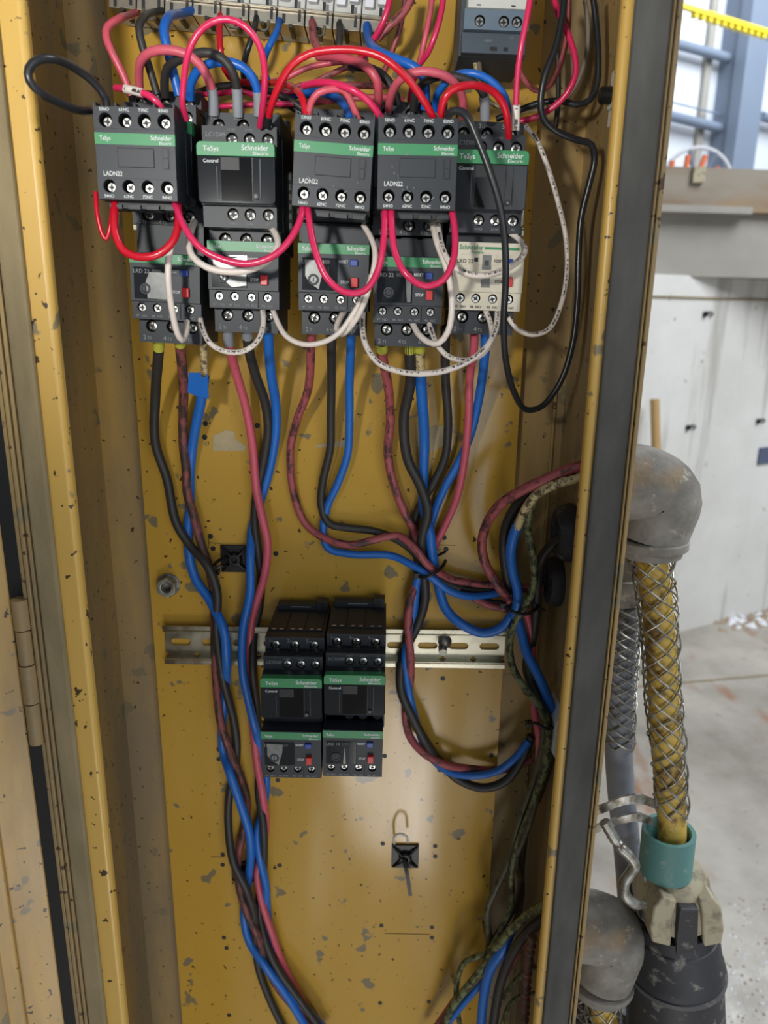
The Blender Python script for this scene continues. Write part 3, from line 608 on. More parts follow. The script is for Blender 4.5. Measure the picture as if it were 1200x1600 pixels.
def overload(px, py, d, roll, label, code='LRD 22', neck=31, cream=False, film=1, lower=0.0, step=True, name='overload_relay'):
    t = thing(name, front(px, py, d, 66), label, 'overload relay', rot=(0, math.radians(roll), 0))
    p = 'cream_plastic' if cream else 'black_plastic'; lt = 'lettering_grey' if not cream else 'gasket_dark'; lw = 'lettering_white' if not cream else 'green_band'
    m = MB(); b_(m, -21.5, 21.5, 10, 52, 12, neck, 'black_plastic')
    for x in (-14, 0, 14): b_(m, x-5.4, x+5.4, 14, 50, neck, neck+1, 'black_deep')
    b_(m, -22, 22, 8, 52, -20.5, 19, p)
    b_(m, -22, 22, 50, 66, -9.8, 19.5, p)
    row(m, t, -22, 22, -20.8, -9.8, 52, 63.5, [(-16, -13.6), (-6.2, -13.6), (4.4, -13.6), (14.6, -13.6)], 2.9, 2.6, deep=2, mat=p)
    b_(m, 8.7, 9.0, 63.5, 64.2, -20, -10.5, p)
    if step:
        b_(m, -21, 20, 6, 44, -35.5, -20, 'black_plastic')
        row(m, t, -21, 20, -35.8, -20.5, 44, 54, [(-13, -25.2), (0.4, -25.2), (13.4, -25.2)], 4.0, 3.2, deep=3)
    m.build('body', t, bevel=.0005, scale=S)
    if cream:
        m = MB(); b_(m, -3, 18.5, 66, 66.2, 15.4, 16.9, 'green_band'); m.build('green_band', t, scale=S)
    else:
        m = MB(); b_(m, -22.05, 22.05, 65.5, 66.2, 13.2, 19.0, 'green_band'); m.build('green_band', t, scale=S)
    m = MB()
    if cream:
        b_(m, -17, 4.5, 66, 66.5, 6.2, 12.2, p); b_(m, -17, 4.5, 66, 66.5, -6.8, -1.2, p)
        b_(m, -4, 1.5, 66.5, 67, 3.5, 12, 'silver_film'); b_(m, -4, 1.5, 66.5, 67, -7, -1.5, 'silver_film'); b_(m, -9, -6.6, 66.5, 66.8, 8, 10.4, 'black_deep'); b_(m, -2.6, 0, 67, 67.2, 6, 9, 'gasket_dark')
    else:
        b_(m, -19.5, 2.6, 66, 66.35, -8.4, 10.8, 'black_cover'); m.lathe([(0, 3.6), (.7, 3.4), (.7, 2.2), (.3, 2.0), (.3, 0)], (-12.4, -66.35, -2.2), (0, -1, 0), 'black_plastic', 20)
        b_(m, -8, -2, 66.35, 66.7, 7.2, 9.8, 'black_deep'); b_(m, -3.4, -2.9, 66.35, 66.7, -8, 6, 'black_plastic')
        m.box(-12.7, -12.1, -67.3, -66.6, -3.6, -.8, 'gasket_dark')
    m.build('setting_dial', t, bevel=.0002, scale=S)
    if not cream and film:
        m = MB()
        shp = {1: [(-9.5, 8), (1.6, 7.8), (1.6, -8.2), (-11, -8.0), (-12, 2)], 2: [(-18.5, 9.5), (-8, 8.5), (-3, 9.5), (2.2, 8.2), (2, -6.8), (-7, -8.2), (-15, -1.5), (-18.5, 2)], 3: [(-17.5, 9.5), (-6, 9), (-6.6, 2), (-8, -3), (-9, -8), (-15, -4), (-17.5, 0)], 4: [(-2.2, 9.8), (1.8, 9.6), (1.6, -8), (-.6, -7.8)], 5: [(-5.8, 6), (-5, -8), (-7, -8)]}[film]
        m.prism(shp, -66.75, -66.4, 'silver_film'); m.build('clear_cover_film', t, scale=S)
    m = MB(); b_(m, 10.2, 15, 64, 67.6, 6.4, 10.2, 'button_blue'); m.build('reset_button', t, bevel=.0004, scale=S)
    m = MB(); b_(m, 11, 15.4, 64, 68.8, -6.2, -.4, 'button_red'); m.build('stop_button', t, bevel=.0004, scale=S)
    m = MB(); y = -66.5
    if cream:
        m.text('Schneider', -18.5, 15, y, 2.9, 'green_band', w=14.8, align='l'); m.text('Electric', -11, 12.9, y, 1.7, 'green_band', w=7.5, align='l')
    else:
        m.text('TeSys', -19.5, 14.8, y, 2.2, lw, align='l', w=6); m.text('Schneider', 20, 15.6, y, 2.3, lw, w=11.6, align='r'); m.text('Electric', 19.8, 13.5, y, 1.4, lw, w=6.4, align='r')
    m.text('RESET', 9.2, 8, y, 1.7, lt if cream else 'lettering_white', w=5.8, align='r'); m.text('STOP', 9.6, -4.2, y, 1.8, lt if cream else 'lettering_white', w=5, align='r')
    m.text(code, -19.5, 7.2, -66.72, 2.3, lt, align='l')
    for s_, x in (('97  NO', -16), ('98  NO', -6.2), ('95  NC', 4.4), ('96  NC', 14.6)): m.text(s_, x, -19.6, -64.0, 1.5, lt, w=7)
    if step:
        for a, bb, x in (('2', 'T1', -17.6), ('4', 'T2', -4.4), ('6', 'T3', 8.8)): m.text(a, x, -34, -54.4, 2.8, 'lettering_grey'); m.text(bb, x+3, -34, -54.4, 1.9, 'lettering_grey')
    m.build('lettering', t, scale=S)
    return t

DU = .110
contactor(241, 237, .100, 2.0, 'black contactor mostly hidden behind the tilted leftmost contact block')
contactor(369, 275, .116, 0.6, 'black contactor with clear smoked cover, second from left in upper row')
contactor(520, 266, .100, 1.6, 'black contactor behind the middle tilted contact block, below the red wire arch')
contactor(642, 254, .100, .3, 'black contactor behind the contact block right of centre, its top showing above')
contactor(765, 286, .103, .6, 'black contactor at the right end of the upper row, crossed by a black cable')
aux_block(212, 241, .132, .9, 'black contact block at the far left, its deep right side showing', 2)
aux_block(520, 255, .127, 3.4, 'scuffed black contact block leaning clockwise, third device from the left', 22)
aux_block(652, 257, .129, .4, 'upright scuffed black contact block just right of the leaning one', 18)
overload(258, 447, .090, 2.2, 'black overload relay at far left with a silvery film beside its dial', film=1, neck=38)
overload(380, 428, .094, 1.2, 'black overload relay under the second contactor, crumpled film on its dial', film=2)
overload(521, 432, .094, .8, 'black overload relay in the middle column below the leaning contact block', film=3)
overload(638, 452, .090, .6, 'black overload relay left of the cream one, hanging lowest in the row', film=4)
overload(762, 431, .094, 1.0, 'cream white overload relay with green lettering', cream=True, code='LRD 22')
contactor(455, 1095, .094, .2, 'black contactor on the lower rail, left of the pair')
contactor(554, 1090, .094, .2, 'black contactor on the lower rail, right of the pair')
overload(455, 1180, .099, .4, 'small overload relay under the left contactor of the lower pair, torn film on dial', code='LRD 14', film=3, step=False)
overload(551, 1178, .099, .4, 'small overload relay under the right contactor of the lower pair, clean dial', code='LRD 14', film=5, step=False)

# terminal blocks at the top edge
ta, tb = PM(170, 12, 33), PM(606, 55, 33); td = (tb-ta); tl = td.length; td.normalize()
ang = -math.atan2(td.z, math.hypot(td.x, td.y)); NB = 10; w = tl/NB*1000
for k in range(NB):
    lb = ('grey-silver terminal block, first at the left end of the top row' if k == 0 else 'grey-silver terminal block closing the top row at its right end' if k == NB-1 else 'grey-silver terminal block in the middle of the row along the top edge')
    t = thing('terminal_block', ta+td*(tl*(k+.5)/NB), lb, 'terminal block', 'terminal blocks along the top edge', rot=(0, ang, 0))
    m = MB(); h = w/2-.35
    b_(m, -h, h, -31, -18, 0, 46, 'light_plastic'); b_(m, -h, h, -18, 0, 7, 46, 'light_plastic'); b_(m, -h*.8, -h*.15, 0, 5, 13, 40, 'white_paint'); b_(m, h*.15, h*.8, 0, 6, 15, 40, 'white_paint')
    m.build('housing', t, bevel=.0005, scale=S)
    m = MB(); b_(m, -h, h, -20, 1.5, 0, 7.5, 'tin_plate'); b_(m, -h, h, -2, 6, 7.5, 8.6, 'tin_plate'); m.build('metal_clamp', t, bevel=.0004, scale=S)
    m = MB(); b_(m, -h*.62, -h*.38, 1, 1.8, .5, 6, 'black_deep'); b_(m, h*.30, h*.52, 5.8, 6.4, 8, 13, 'black_deep'); b_(m, h*.55, h*.75, 1, 1.9, 2, 7, 'black_deep'); m.build('slot', t, scale=S)
    if k in (1, 4, 5, 7):
        m = MB(); m.tube([Vector(q) for q in ((-4, -2, 1), (-4, -3, -4), (-2, -3.5, -5.5), (2, -3.5, -5.5), (4, -3, -4), (4, -2, 1))], .9, 'tin_plate', 6); m.build('hook_tab', t, scale=S)
    m = MB(); b_(m, -1.2, 1.2, -20, 1.6, -1.6, .4, 'black_deep'); m.build('wire_entry', t, scale=S)
c_ = P(452, 322, .030); t = thing('end_clamp', c_, 'pale ribbed end clamp on the upper rail between two contactors', 'end clamp')
m = MB(); b_(m, -4.6, 4.6, -2, 22, -18, 18, 'light_plastic')
for k in range(6): b_(m, -4.6, 4.6, 22, 23.2, -17+k*6, -13.4+k*6, 'light_plastic')
b_(m, -4.4, 4.4, 22, 22.4, -18, 18, 'silver_film'); m.build('clamp_body', t, bevel=.0004, scale=S)
# blue grey device
t = thing('auxiliary_relay', front(775, 35, .085, 60), 'small blue-grey terminal device with three screws at the top right', 'relay', rot=(0, math.radians(1.2), 0))
m = MB(); b_(m, -20, 20, 0, 50, -15, 40, 'blue_grey_dark'); b_(m, -19, 19, 50, 56, -15, -4, 'blue_grey_dark')
m.wells(-18.6, 19.2, -4, 6.5, -60, -50, [(-9.5, .5), (4.6, .5), (12.2, .5)], 3.1, 'blue_grey_plastic', 'black_deep')
for x in (-9.5, 4.6, 12.2): screw(t, x, .5, -57.5, 2.7, 'screw_metal', x)
m.build('body', t, bevel=.0005, scale=S)
m = MB(); b_(m, -17, 18, 50, 62, 6.5, 40, 'light_plastic'); b_(m, -12, -9.5, 62, 62.2, 7.5, 8.2, 'black_deep'); b_(m, 8, 10.5, 62, 62.2, 7.5, 8.2, 'black_deep'); m.build('front_cover', t, bevel=.0005, scale=S)
m = MB(); m.text('14NO', -3.5, -9, -56.3, 1.3, 'lettering_grey'); m.text('A1', 10, -6.8, -56.3, 1.2, 'lettering_grey'); b_(m, -2, 2, 56, 56.4, -13.5, -11.5, 'black_deep'); b_(m, 6, 8.5, 56, 56.4, -13.5, -11.5, 'black_deep'); m.build('lettering', t, scale=S)

# ================================================================== WIRES
def wire(name, mat, r, pts, label, group=None, cat='wire', n=10, parts=()):
    """pts in (x, y, mm in front of the plate); r in mm; parts: (name, material, r, t0, t1)"""
    if pts[0][1] < 40 and pts[0][2] in (60, 62, 66) and pts[0][1] > 15:
        pts = [(pts[0][0], pts[0][1]-2, 30), (*pts[1][:2], min(pts[1][2], 46))]+list(pts[2:])
    q = spline([PM(*p) for p in pts])
    m = MB(); m.tube(q, r*.001, mat, n)
    if not parts:
        return tag(m.build(name), label, cat, group)
    o = tag(m.build(name), label, cat, group); N = len(q)
    for pn, pm, pr, a, b in parts:
        i, j = int(a*(N-1)), max(int(b*(N-1)), int(a*(N-1))+2)
        mm = MB(); mm.tube(q[i:j+1], pr*.001, pm, n+2); mm.build(pn, o)
    return o
FE = ('ferrule', 'ferrule_grey')
G1, G2, G3, G4 = 'wires from the top terminal blocks', 'jumper loops on the contact blocks', 'white control wires between the relays', 'motor cables hanging from the relays'
# --- from the terminal blocks down
wire('power_wire', 'w_faded', 2.3, [(214, 21, 66), (203, 24, 72), (186, 30, 80), (168, 42, 86), (166, 58, 88), (178, 88, 88), (192, 116, 86), (205, 150, 84)], 'faded pink wire bent like an elbow, leftmost from the terminal blocks', G1)
wire('power_wire', 'w_black', 2.3, [(258, 19, 66), (240, 20, 74), (224, 28, 82), (217, 42, 88), (222, 70, 88), (232, 102, 86), (246, 148, 84)], 'black wire leaving the terminal blocks between faded pink and blue ones', G1)
wire('power_wire', 'w_blue', 2.8, [(303, 18, 66), (284, 22, 74), (262, 29, 82), (256, 46, 88), (262, 78, 88), (270, 110, 86), (280, 150, 84)], 'thick blue wire leaving the terminal blocks above the leftmost contactor', G1)
wire('power_wire', 'w_red', 2.0, [(345, 20, 60), (343, 50, 58), (345, 82, 50), (351, 108, 42), (368, 128, 36), (400, 130, 36)], 'red wire dropping behind the tall pink arch', G1)
wire('power_wire', 'w_shiny_black', 1.9, [(402, 24, 60), (396, 50, 56), (387, 78, 48), (380, 105, 40), (381, 125, 34)], 'thin black wire dropping between the red and blue ones', G1)
wire('power_wire', 'w_blue', 2.1, [(438, 30, 62), (432, 50, 58), (421, 72, 50), (413, 92, 42), (414, 115, 34), (420, 128, 30)], 'blue wire slanting down left inside the left red arch', G1)
wire('power_wire', 'w_maroon', 2.5, [(488, 32, 62), (489, 52, 62), (497, 76, 66), (512, 90, 72)], 'dark pink stub of wire from the middle terminal block', G1)
wire('power_wire', 'w_faded', 2.6, [(497, 88, 72), (522, 88, 84), (550, 94, 92), (575, 106, 98), (589, 126, 98), (591, 150, 92), (590, 172, 84)], 'broad faded pink arch inside the big red arch', G1)
wire('power_wire', 'w_black', 2.2, [(530, 36, 62), (531, 54, 58), (530, 74, 48), (536, 92, 40)], 'short black wire hanging from the terminal blocks right of the middle', G1)
wire('power_wire', 'w_black', 2.6, [(548, 104, 66), (574, 106, 76), (598, 118, 84), (614, 138, 86), (622, 164, 84)], 'black wire arching behind the big red arch', G1)
wire('power_wire', 'w_blue', 2.9, [(573, 38, 62), (576, 60, 68), (590, 80, 76), (616, 92, 84), (644, 103, 88), (662, 120, 88), (665, 150, 84), (664, 170, 80)], 'thick blue wire from the right end of the terminal blocks', G1)
# --- arches into contactors
wire('power_wire', 'w_salmon', 2.6, [(219, 150, 84), (217, 120, 92), (220, 96, 100), (236, 81, 106), (262, 78, 108), (290, 84, 108), (312, 100, 106), (326, 124, 102), (333, 152, 96), (334, 180, 92)], 'dusty pink arch from the leftmost contactor to its neighbour', 'arches between the two left contactors', parts=[('ferrule', 'ferrule_grey', 3.1, .86, 1.0)])
wire('power_wire', 'w_black', 2.6, [(258, 150, 84), (257, 128, 90), (262, 106, 96), (278, 94, 102), (306, 84, 106), (330, 83, 108), (350, 94, 106), (364, 114, 104), (370, 138, 98), (372, 182, 92)], 'black arch from the leftmost contactor to its neighbour', 'arches between the two left contactors', parts=[('ferrule', 'ferrule_grey', 3.1, .84, 1.0)])
wire('power_wire', 'w_blue', 2.6, [(297, 155, 84), (298, 132, 90), (308, 112, 96), (326, 100, 100), (350, 96, 102), (376, 103, 102), (394, 120, 100), (403, 144, 96), (404, 182, 92)], 'blue arch from the leftmost contactor to its neighbour', 'arches between the two left contactors', parts=[('ferrule', 'ferrule_grey', 3.1, .86, 1.0)])
wire('control_wire', 'w_pink', 1.75, [(291, 186, 116), (285, 160, 126), (288, 120, 132), (294, 84, 136), (308, 54, 138), (330, 35, 138), (356, 30, 138), (384, 42, 138), (404, 68, 136), (413, 104, 132), (413, 140, 126), (410, 170, 118), (406, 198, 106)], 'tall bright pink arch in front of the two left contactors')
wire('control_wire', 'w_red', 2.0, [(417, 196, 106), (424, 164, 118), (440, 126, 126), (458, 100, 130), (484, 84, 132), (520, 78, 134), (560, 79, 135), (594, 88, 136), (622, 108, 136), (646, 134, 134), (664, 160, 130), (677, 184, 124)], 'big bright red arch over the leaning contact block', parts=[('boot', 'w_shiny_black', 2.5, 0, .05)])
wire('control_wire', 'w_red', 1.9, [(372, 128, 40), (410, 130, 60), (440, 130, 90), (462, 140, 110), (474, 158, 122), (479, 184, 124)], 'red wire entering the leaning contact block from behind at its left')
wire('control_wire', 'w_faded', 1.9, [(482, 184, 122), (486, 160, 126), (498, 145, 128), (520, 139, 128), (538, 142, 126), (550, 162, 124), (560, 188, 120)], 'small faded pink hoop on top of the leaning contact block')
wire('control_wire', 'w_pink', 1.9, [(474, 134, 110), (496, 129, 120), (524, 131, 128), (554, 142, 132), (576, 158, 130), (590, 176, 126), (598, 188, 122)], 'low pink arch from the leaning contact block to the upright one')
wire('power_wire', 'w_salmon', 2.4, [(607, 172, 88), (611, 150, 98), (622, 128, 106), (644, 114, 112), (672, 112, 114), (698, 120, 112), (716, 136, 106), (723, 156, 98), (724, 184, 90)], 'dusty pink arch over the right contact block')
wire('power_wire', 'w_black', 2.3, [(646, 172, 84), (650, 146, 92), (664, 128, 98), (690, 119, 104), (722, 122, 106), (744, 132, 102), (756, 150, 98), (758, 186, 90)], 'black arch behind the dusty pink one at the right contactor', parts=[('ferrule', 'ferrule_grey', 3.0, .84, 1.0)])
wire('power_wire', 'w_blue', 2.1, [(680, 172, 84), (682, 150, 92), (694, 132, 98), (708, 120, 100), (728, 114, 104), (752, 118, 106), (774, 132, 104), (790, 154, 100), (794, 186, 92)], 'blue arch into the right end contactor')
wire('control_wire', 'w_red', 2.1, [(688, 186, 124), (692, 160, 130), (704, 142, 132), (726, 134, 130), (752, 135, 124), (774, 146, 118), (788, 166, 114), (793, 188, 110), (795, 214, 100)], 'red arch from the right contact block to the right end contactor')
# --- wires that run behind
for pts, mt, r, lb in (
    ([(308, 148, 40), (345, 146, 44), (372, 142, 46), (410, 150, 40), (470, 140, 36)], 'w_pink', 1.7, 'pink wire running level behind the left arches, upper of two'),
    ([(312, 166, 40), (350, 166, 44), (400, 163, 44), (460, 162, 40)], 'w_pink', 1.7, 'pink wire running level behind the left arches, lower of two'),
    ([(420, 130, 36), (446, 122, 38), (480, 106, 40), (520, 98, 42), (556, 96, 40)], 'w_faded', 1.8, 'pink wire climbing right behind the foot of the red arch'),
    ([(470, 142, 40), (500, 124, 42), (540, 106, 44), (574, 92, 40)], 'w_maroon', 1.8, 'dark pink wire climbing behind the leaning contact block'),
    ([(430, 150, 34), (470, 134, 40), (520, 132, 44), (570, 134, 44), (606, 134, 40)], 'w_maroon', 2.0, 'dark pink wire running level behind the middle arches'),
    ([(440, 165, 34), (490, 160, 36), (550, 154, 40), (604, 152, 40), (630, 156, 36)], 'w_faded', 1.9, 'faded pink wire running level just above the contact blocks'),
    ([(306, 146, 30), (336, 136, 34), (378, 134, 38), (420, 142, 40), (456, 158, 40), (480, 176, 40)], 'w_black', 2.2, 'black wire sagging behind the left arches'),
    ([(390, 136, 36), (424, 150, 34), (456, 168, 34), (486, 186, 34)], 'w_shiny_black', 1.9, 'black wire slanting down behind the foot of the red arch'),
    ([(470, 148, 50), (500, 144, 56), (524, 152, 66), (540, 166, 76), (548, 188, 86)], 'w_blue', 2.7, 'blue wire dropping behind the leaning contact block'),
    ([(414, 150, 26), (440, 152, 28), (480, 146, 34), (520, 138, 36)], 'w_blue', 2.2, 'blue wire lying behind the pink and red ones')):
    wire('control_wire', mt, r, pts, lb)
for pts, mt, r, lb in (
    ([(612, -20, 60), (606, 12, 62), (598, 36, 60), (586, 58, 56), (560, 96, 44)], 'w_pink', 1.9, 'pink wire rising out of the picture right of the terminal blocks'),
    ([(646, -20, 56), (636, 12, 56), (614, 36, 56), (590, 60, 52)], 'w_maroon', 2.5, 'thick dark pink wire slanting up past the terminal blocks'),
    ([(634, -10, 40), (628, 30, 40), (618, 66, 38), (608, 92, 34), (600, 112, 30)], 'w_maroon', 1.7, 'dark pink wire hanging behind the thick blue one'),
    ([(677, -20, 60), (672, 20, 62), (664, 60, 62), (657, 92, 58), (652, 120, 50)], 'w_faded', 1.8, 'faded pink wire hanging from the top, left of a close pair'),
    ([(694, -20, 64), (690, 16, 66), (680, 54, 66), (668, 84, 62), (656, 100, 56), (645, 130, 46), (640, 158, 38)], 'w_pink', 1.8, 'pink wire hanging from the top, right of a close pair'),
    ([(831, -20, 112), (824, 24, 112), (814, 76, 110), (808, 124, 106), (806, 176, 102), (805, 204, 100)], 'w_pink', 1.7, 'long straight bright pink wire with a numbered sleeve')):
    wire('control_wire', mt, r, pts, lb, parts=[('numbered_sleeve', 'w_print', 2.5, .86, 1.0)] if 'sleeve' in lb else ())
wire('control_wire', 'w_pink', 1.9, [(864, -10, 60), (874, 24, 62), (888, 54, 66), (899, 92, 68), (899, 118, 68), (886, 146, 66), (866, 166, 62), (840, 182, 58), (812, 190, 54)], 'bright pink wire curving down along the right side wall')
wire('control_wire', 'w_maroon', 1.7, [(889, -10, 50), (888, 40, 50), (882, 76, 50), (873, 108, 50), (860, 132, 50), (842, 142, 52), (824, 132, 56), (812, 110, 60), (804, 86, 66), (800, 70, 74)], 'dark pink wire looping under the blue-grey device')
wire('control_wire', 'w_shiny_black', 2.0, [(926, -10, 52), (932, 40, 52), (935, 90, 54), (933, 130, 54), (922, 156, 54), (902, 163, 54), (876, 158, 52), (846, 160, 48), (812, 172, 42), (776, 186, 36)], 'shiny black wire hooking left below the cable clip')
wire('control_wire', 'w_grey', 1.5, [(913, -10, 30), (919, 50, 30), (914, 96, 30), (896, 140, 32), (872, 164, 34)], 'thin grey wire along the right side wall')
wire('control_wire', 'w_cream', 1.5, [(738, 62, 74), (742, 92, 64), (746, 122, 54), (758, 152, 44), (784, 170, 40), (820, 174, 40), (866, 162, 40)], 'cream wire dropping from the blue-grey device, left of two')
wire('control_wire', 'w_grey', 1.5, [(746, 62, 74), (748, 90, 66), (750, 112, 58)], 'beige wire dropping from the blue-grey device, right of two')
wire('control_wire', 'w_black', 1.8, [(870, 70, 20), (872, 110, 16), (872, 160, 12), (868, 200, 10)], 'dark wire lying in the back right corner near the top')
wire('control_wire', 'w_print', 1.65, [(820, 196, 60), (838, 218, 62), (856, 262, 64), (872, 316, 66), (884, 370, 68), (886, 424, 70), (876, 478, 74), (858, 514, 78), (832, 523, 82), (808, 514, 86), (794, 496, 88)], 'printed white wire bowing out along the right side wall')
wire('control_cable', 'w_shiny_black', 2.1, [(700, 182, 128), (706, 174, 132), (720, 174, 134), (732, 186, 136), (748, 222, 136), (766, 270, 136), (781, 322, 135), (789, 380, 132), (790, 440, 128), (787, 500, 118), (790, 560, 104), (803, 612, 86), (822, 640, 70), (848, 634, 62), (876, 596, 60), (894, 540, 60), (902, 470, 60), (904, 400, 60), (908, 340, 60), (920, 290, 62), (929, 248, 64), (924, 226, 66), (900, 218, 68), (868, 204, 70), (848, 184, 72), (845, 156, 74), (852, 116, 76), (868, 76, 76), (878, 30, 74), (884, -20, 70)], 'long black cable looping across the right end contactor and down the side', cat='cable')
wire('control_wire', 'w_shiny_black', 2.2, [(168, 172, 122), (164, 152, 124), (146, 128, 130), (116, 106, 140), (84, 92, 154), (60, 93, 160), (45, 108, 162), (46, 126, 162), (62, 144, 158), (92, 160, 144), (122, 172, 130), (142, 174, 118)], 'black wire looping out over the left edge of the cabinet')
wire('control_wire', 'w_pink', 1.9, [(181, 137, 112), (196, 139, 118), (214, 143, 122), (232, 149, 124), (246, 160, 124), (256, 176, 120)], 'short pink wire with a white sleeve above the far left contact block', parts=[('numbered_sleeve', 'w_print', 2.3, .26, .5)])
# --- jumper loops below the contact blocks
wire('jumper_wire', 'w_red', 2.3, [(181, 300, 116), (179, 330, 124), (180, 364, 128), (194, 392, 130), (222, 402, 132), (250, 396, 132), (272, 374, 130), (279, 344, 126), (274, 300, 118)], 'thick red loop hanging under the far left contact block', G2)
wire('jumper_wire', 'w_red', 1.4, [(150, 300, 116), (152, 334, 118), (160, 366, 118), (166, 374, 118), (172, 356, 118), (178, 300, 116)], 'thin red narrow loop under the far left contact block', G2)
wire('jumper_wire', 'w_pink', 1.95, [(268, 300, 116), (276, 326, 126), (290, 358, 132), (314, 388, 134), (350, 406, 134), (390, 412, 134), (430, 398, 134), (456, 370, 132), (470, 340, 128), (474, 308, 118)], 'long pink loop hung from the far left to the leaning contact block', G2)
wire('jumper_wire', 'w_pink', 1.95, [(479, 308, 118), (484, 350, 128), (494, 396, 134), (512, 436, 136), (540, 457, 136), (570, 454, 136), (590, 424, 134), (599, 380, 132), (602, 304, 118)], 'deep pink loop between the leaning and the upright contact block', G2)
wire('jumper_wire', 'w_pink', 1.95, [(612, 306, 118), (612, 350, 128), (618, 396, 132), (636, 430, 136), (664, 447, 136), (692, 438, 136), (708, 408, 134), (711, 364, 128), (702, 306, 118)], 'pink loop hanging from the upright contact block alone', G2)
# --- white control wires
wire('control_wire', 'w_white', 2.0, [(304, 346, 96), (299, 360, 106), (295, 380, 114), (302, 402, 120), (324, 418, 122), (360, 425, 122), (396, 420, 122), (422, 404, 120), (434, 384, 116), (430, 364, 108), (418, 350, 98)], 'white wire loop between the two left contactors behind the pink loop', G3, parts=[('bare_end', 'copper', 1.2, 0, .03)])
wire('control_wire', 'w_white', 2.0, [(286, 346, 96), (272, 372, 108), (264, 400, 114), (263, 436, 116), (268, 480, 112), (277, 520, 106), (284, 531, 102), (291, 520, 96), (292, 502, 90)], 'white wire hanging down across the far left overload relay', G3)
wire('control_wire', 'w_print', 1.75, [(312, 494, 84), (317, 514, 92), (328, 536, 98), (348, 548, 100), (376, 550, 100), (400, 536, 98), (411, 510, 92), (410, 478, 84)], 'printed white loop from the far left overload relay to the next', G3)
wire('control_wire', 'w_white', 1.75, [(425, 480, 84), (434, 504, 92), (448, 526, 98), (474, 538, 102), (504, 535, 104), (530, 520, 106), (552, 490, 106), (572, 456, 108), (584, 420, 108), (586, 392, 106), (578, 368, 100), (568, 352, 94)], 'long white wire sweeping across the middle overload relay', G3)
wire('control_wire', 'w_white', 1.9, [(538, 486, 84), (530, 500, 92), (526, 514, 96), (534, 522, 100), (546, 512, 104), (562, 488, 108), (574, 458, 110), (581, 430, 110)], 'short white hook of wire at the bottom of the middle overload relay', G3)
wire('control_wire', 'w_print', 1.95, [(567, 484, 84), (566, 510, 90), (572, 540, 98), (590, 566, 102), (622, 580, 104), (660, 584, 106), (700, 578, 106), (736, 562, 104), (762, 540, 100), (775, 512, 94), (778, 482, 86)], 'lowest printed white loop, slung under the right relays', G3)
wire('control_wire', 'w_white', 2.0, [(644, 504, 84), (654, 522, 92), (670, 535, 98), (686, 536, 102), (700, 518, 104), (706, 486, 104), (704, 448, 104), (696, 414, 104), (684, 382, 102), (676, 350, 94)], 'white wire running up between the low relay and the cream relay', G3, parts=[('bare_end', 'copper', 1.3, 0, .03)])
wire('control_wire', 'w_print', 1.75, [(669, 500, 84), (676, 522, 92), (688, 546, 98), (706, 560, 102), (730, 563, 102), (754, 553, 100), (768, 530, 96), (766, 504, 90), (758, 484, 86)], 'printed white loop nested above the lowest one', G3)
wire('control_wire', 'w_print', 1.9, [(684, 352, 94), (690, 384, 104), (704, 412, 112), (730, 428, 116), (762, 430, 116), (792, 420, 114), (814, 404, 108), (820, 388, 100), (812, 374, 94), (798, 364, 90)], 'printed white wire crossing the face of the cream relay', G3)

# --- motor cables
def mcable(mat, pts, lb, r=3.4, parts=()):
    return wire('motor_cable', mat, r, pts, lb, G4, cat='cable', n=14, parts=parts)
LIME = lambda a, b: ('ferrule', 'ferrule_lime', 3.9, a, b)
mcable('w_black', [(248, 520, 70), (248, 545, 60), (243, 617, 30), (243, 693, 14), (261, 749, 10), (275, 816, 10), (296, 851, 12), (325, 886, 20), (339, 924, 20), (338, 983, 17), (345, 1040, 17), (352, 1075, 14), (364, 1120, 8), (370, 1165, 7), (367, 1205, 6), (358, 1245, 7), (357, 1293, 10), (364, 1345, 18), (384, 1387, 20), (397, 1427, 16), (399, 1470, 8), (404, 1512, 6), (421, 1560, 6), (452, 1625, 6)], 'black cable from the far left relay, first at the left', 3.6, [LIME(0, .022)])
mcable('w_grimy', [(281, 522, 70), (282, 545, 60), (287, 603, 34), (286, 647, 18), (286, 690, 12), (291, 734, 13), (293, 772, 13), (305, 813, 13), (315, 851, 12), (326, 884, 8), (334, 925, 7), (335, 983, 7), (337, 1050, 7), (345, 1130, 14), (360, 1175, 14), (379, 1222, 6), (386, 1256, 5), (380, 1301, 6), (372, 1341, 8), (373, 1381, 10), (386, 1427, 16), (402, 1460, 16), (415, 1500, 12), (432, 1540, 8), (461, 1576, 12), (500, 1622, 12)], 'dark red grimy cable from the far left relay, twisting with black and blue', 3.5, [LIME(0, .02)])
mcable('w_cream', [(318, 522, 70), (318, 545, 60), (320, 592, 40)], 'stained cream end of cable above the blue tape flag', 2.6)
mcable('w_tape', [(319, 588, 40), (315, 622, 30), (306, 666, 18), (300, 705, 9), (297, 745, 6), (297, 790, 4), (294, 830, 4), (296, 870, 5), (306, 905, 8), (328, 938, 13), (349, 983, 25), (354, 1030, 25), (352, 1080, 6), (347, 1130, 5), (349, 1175, 5), (359, 1207, 16), (373, 1248, 18), (389, 1299, 18), (392, 1333, 16), (388, 1372, 8), (382, 1410, 5), (382, 1440, 5), (390, 1472, 9), (413, 1507, 18), (448, 1555, 18), (482, 1612, 14)], 'blue taped cable of the left bundle', 3.9)
m = MB(); q = [PM(x, y, d) for x, y, d in ((295, 582, 42), (324, 583, 46), (326, 623, 42), (310, 620, 40), (293, 613, 38))]
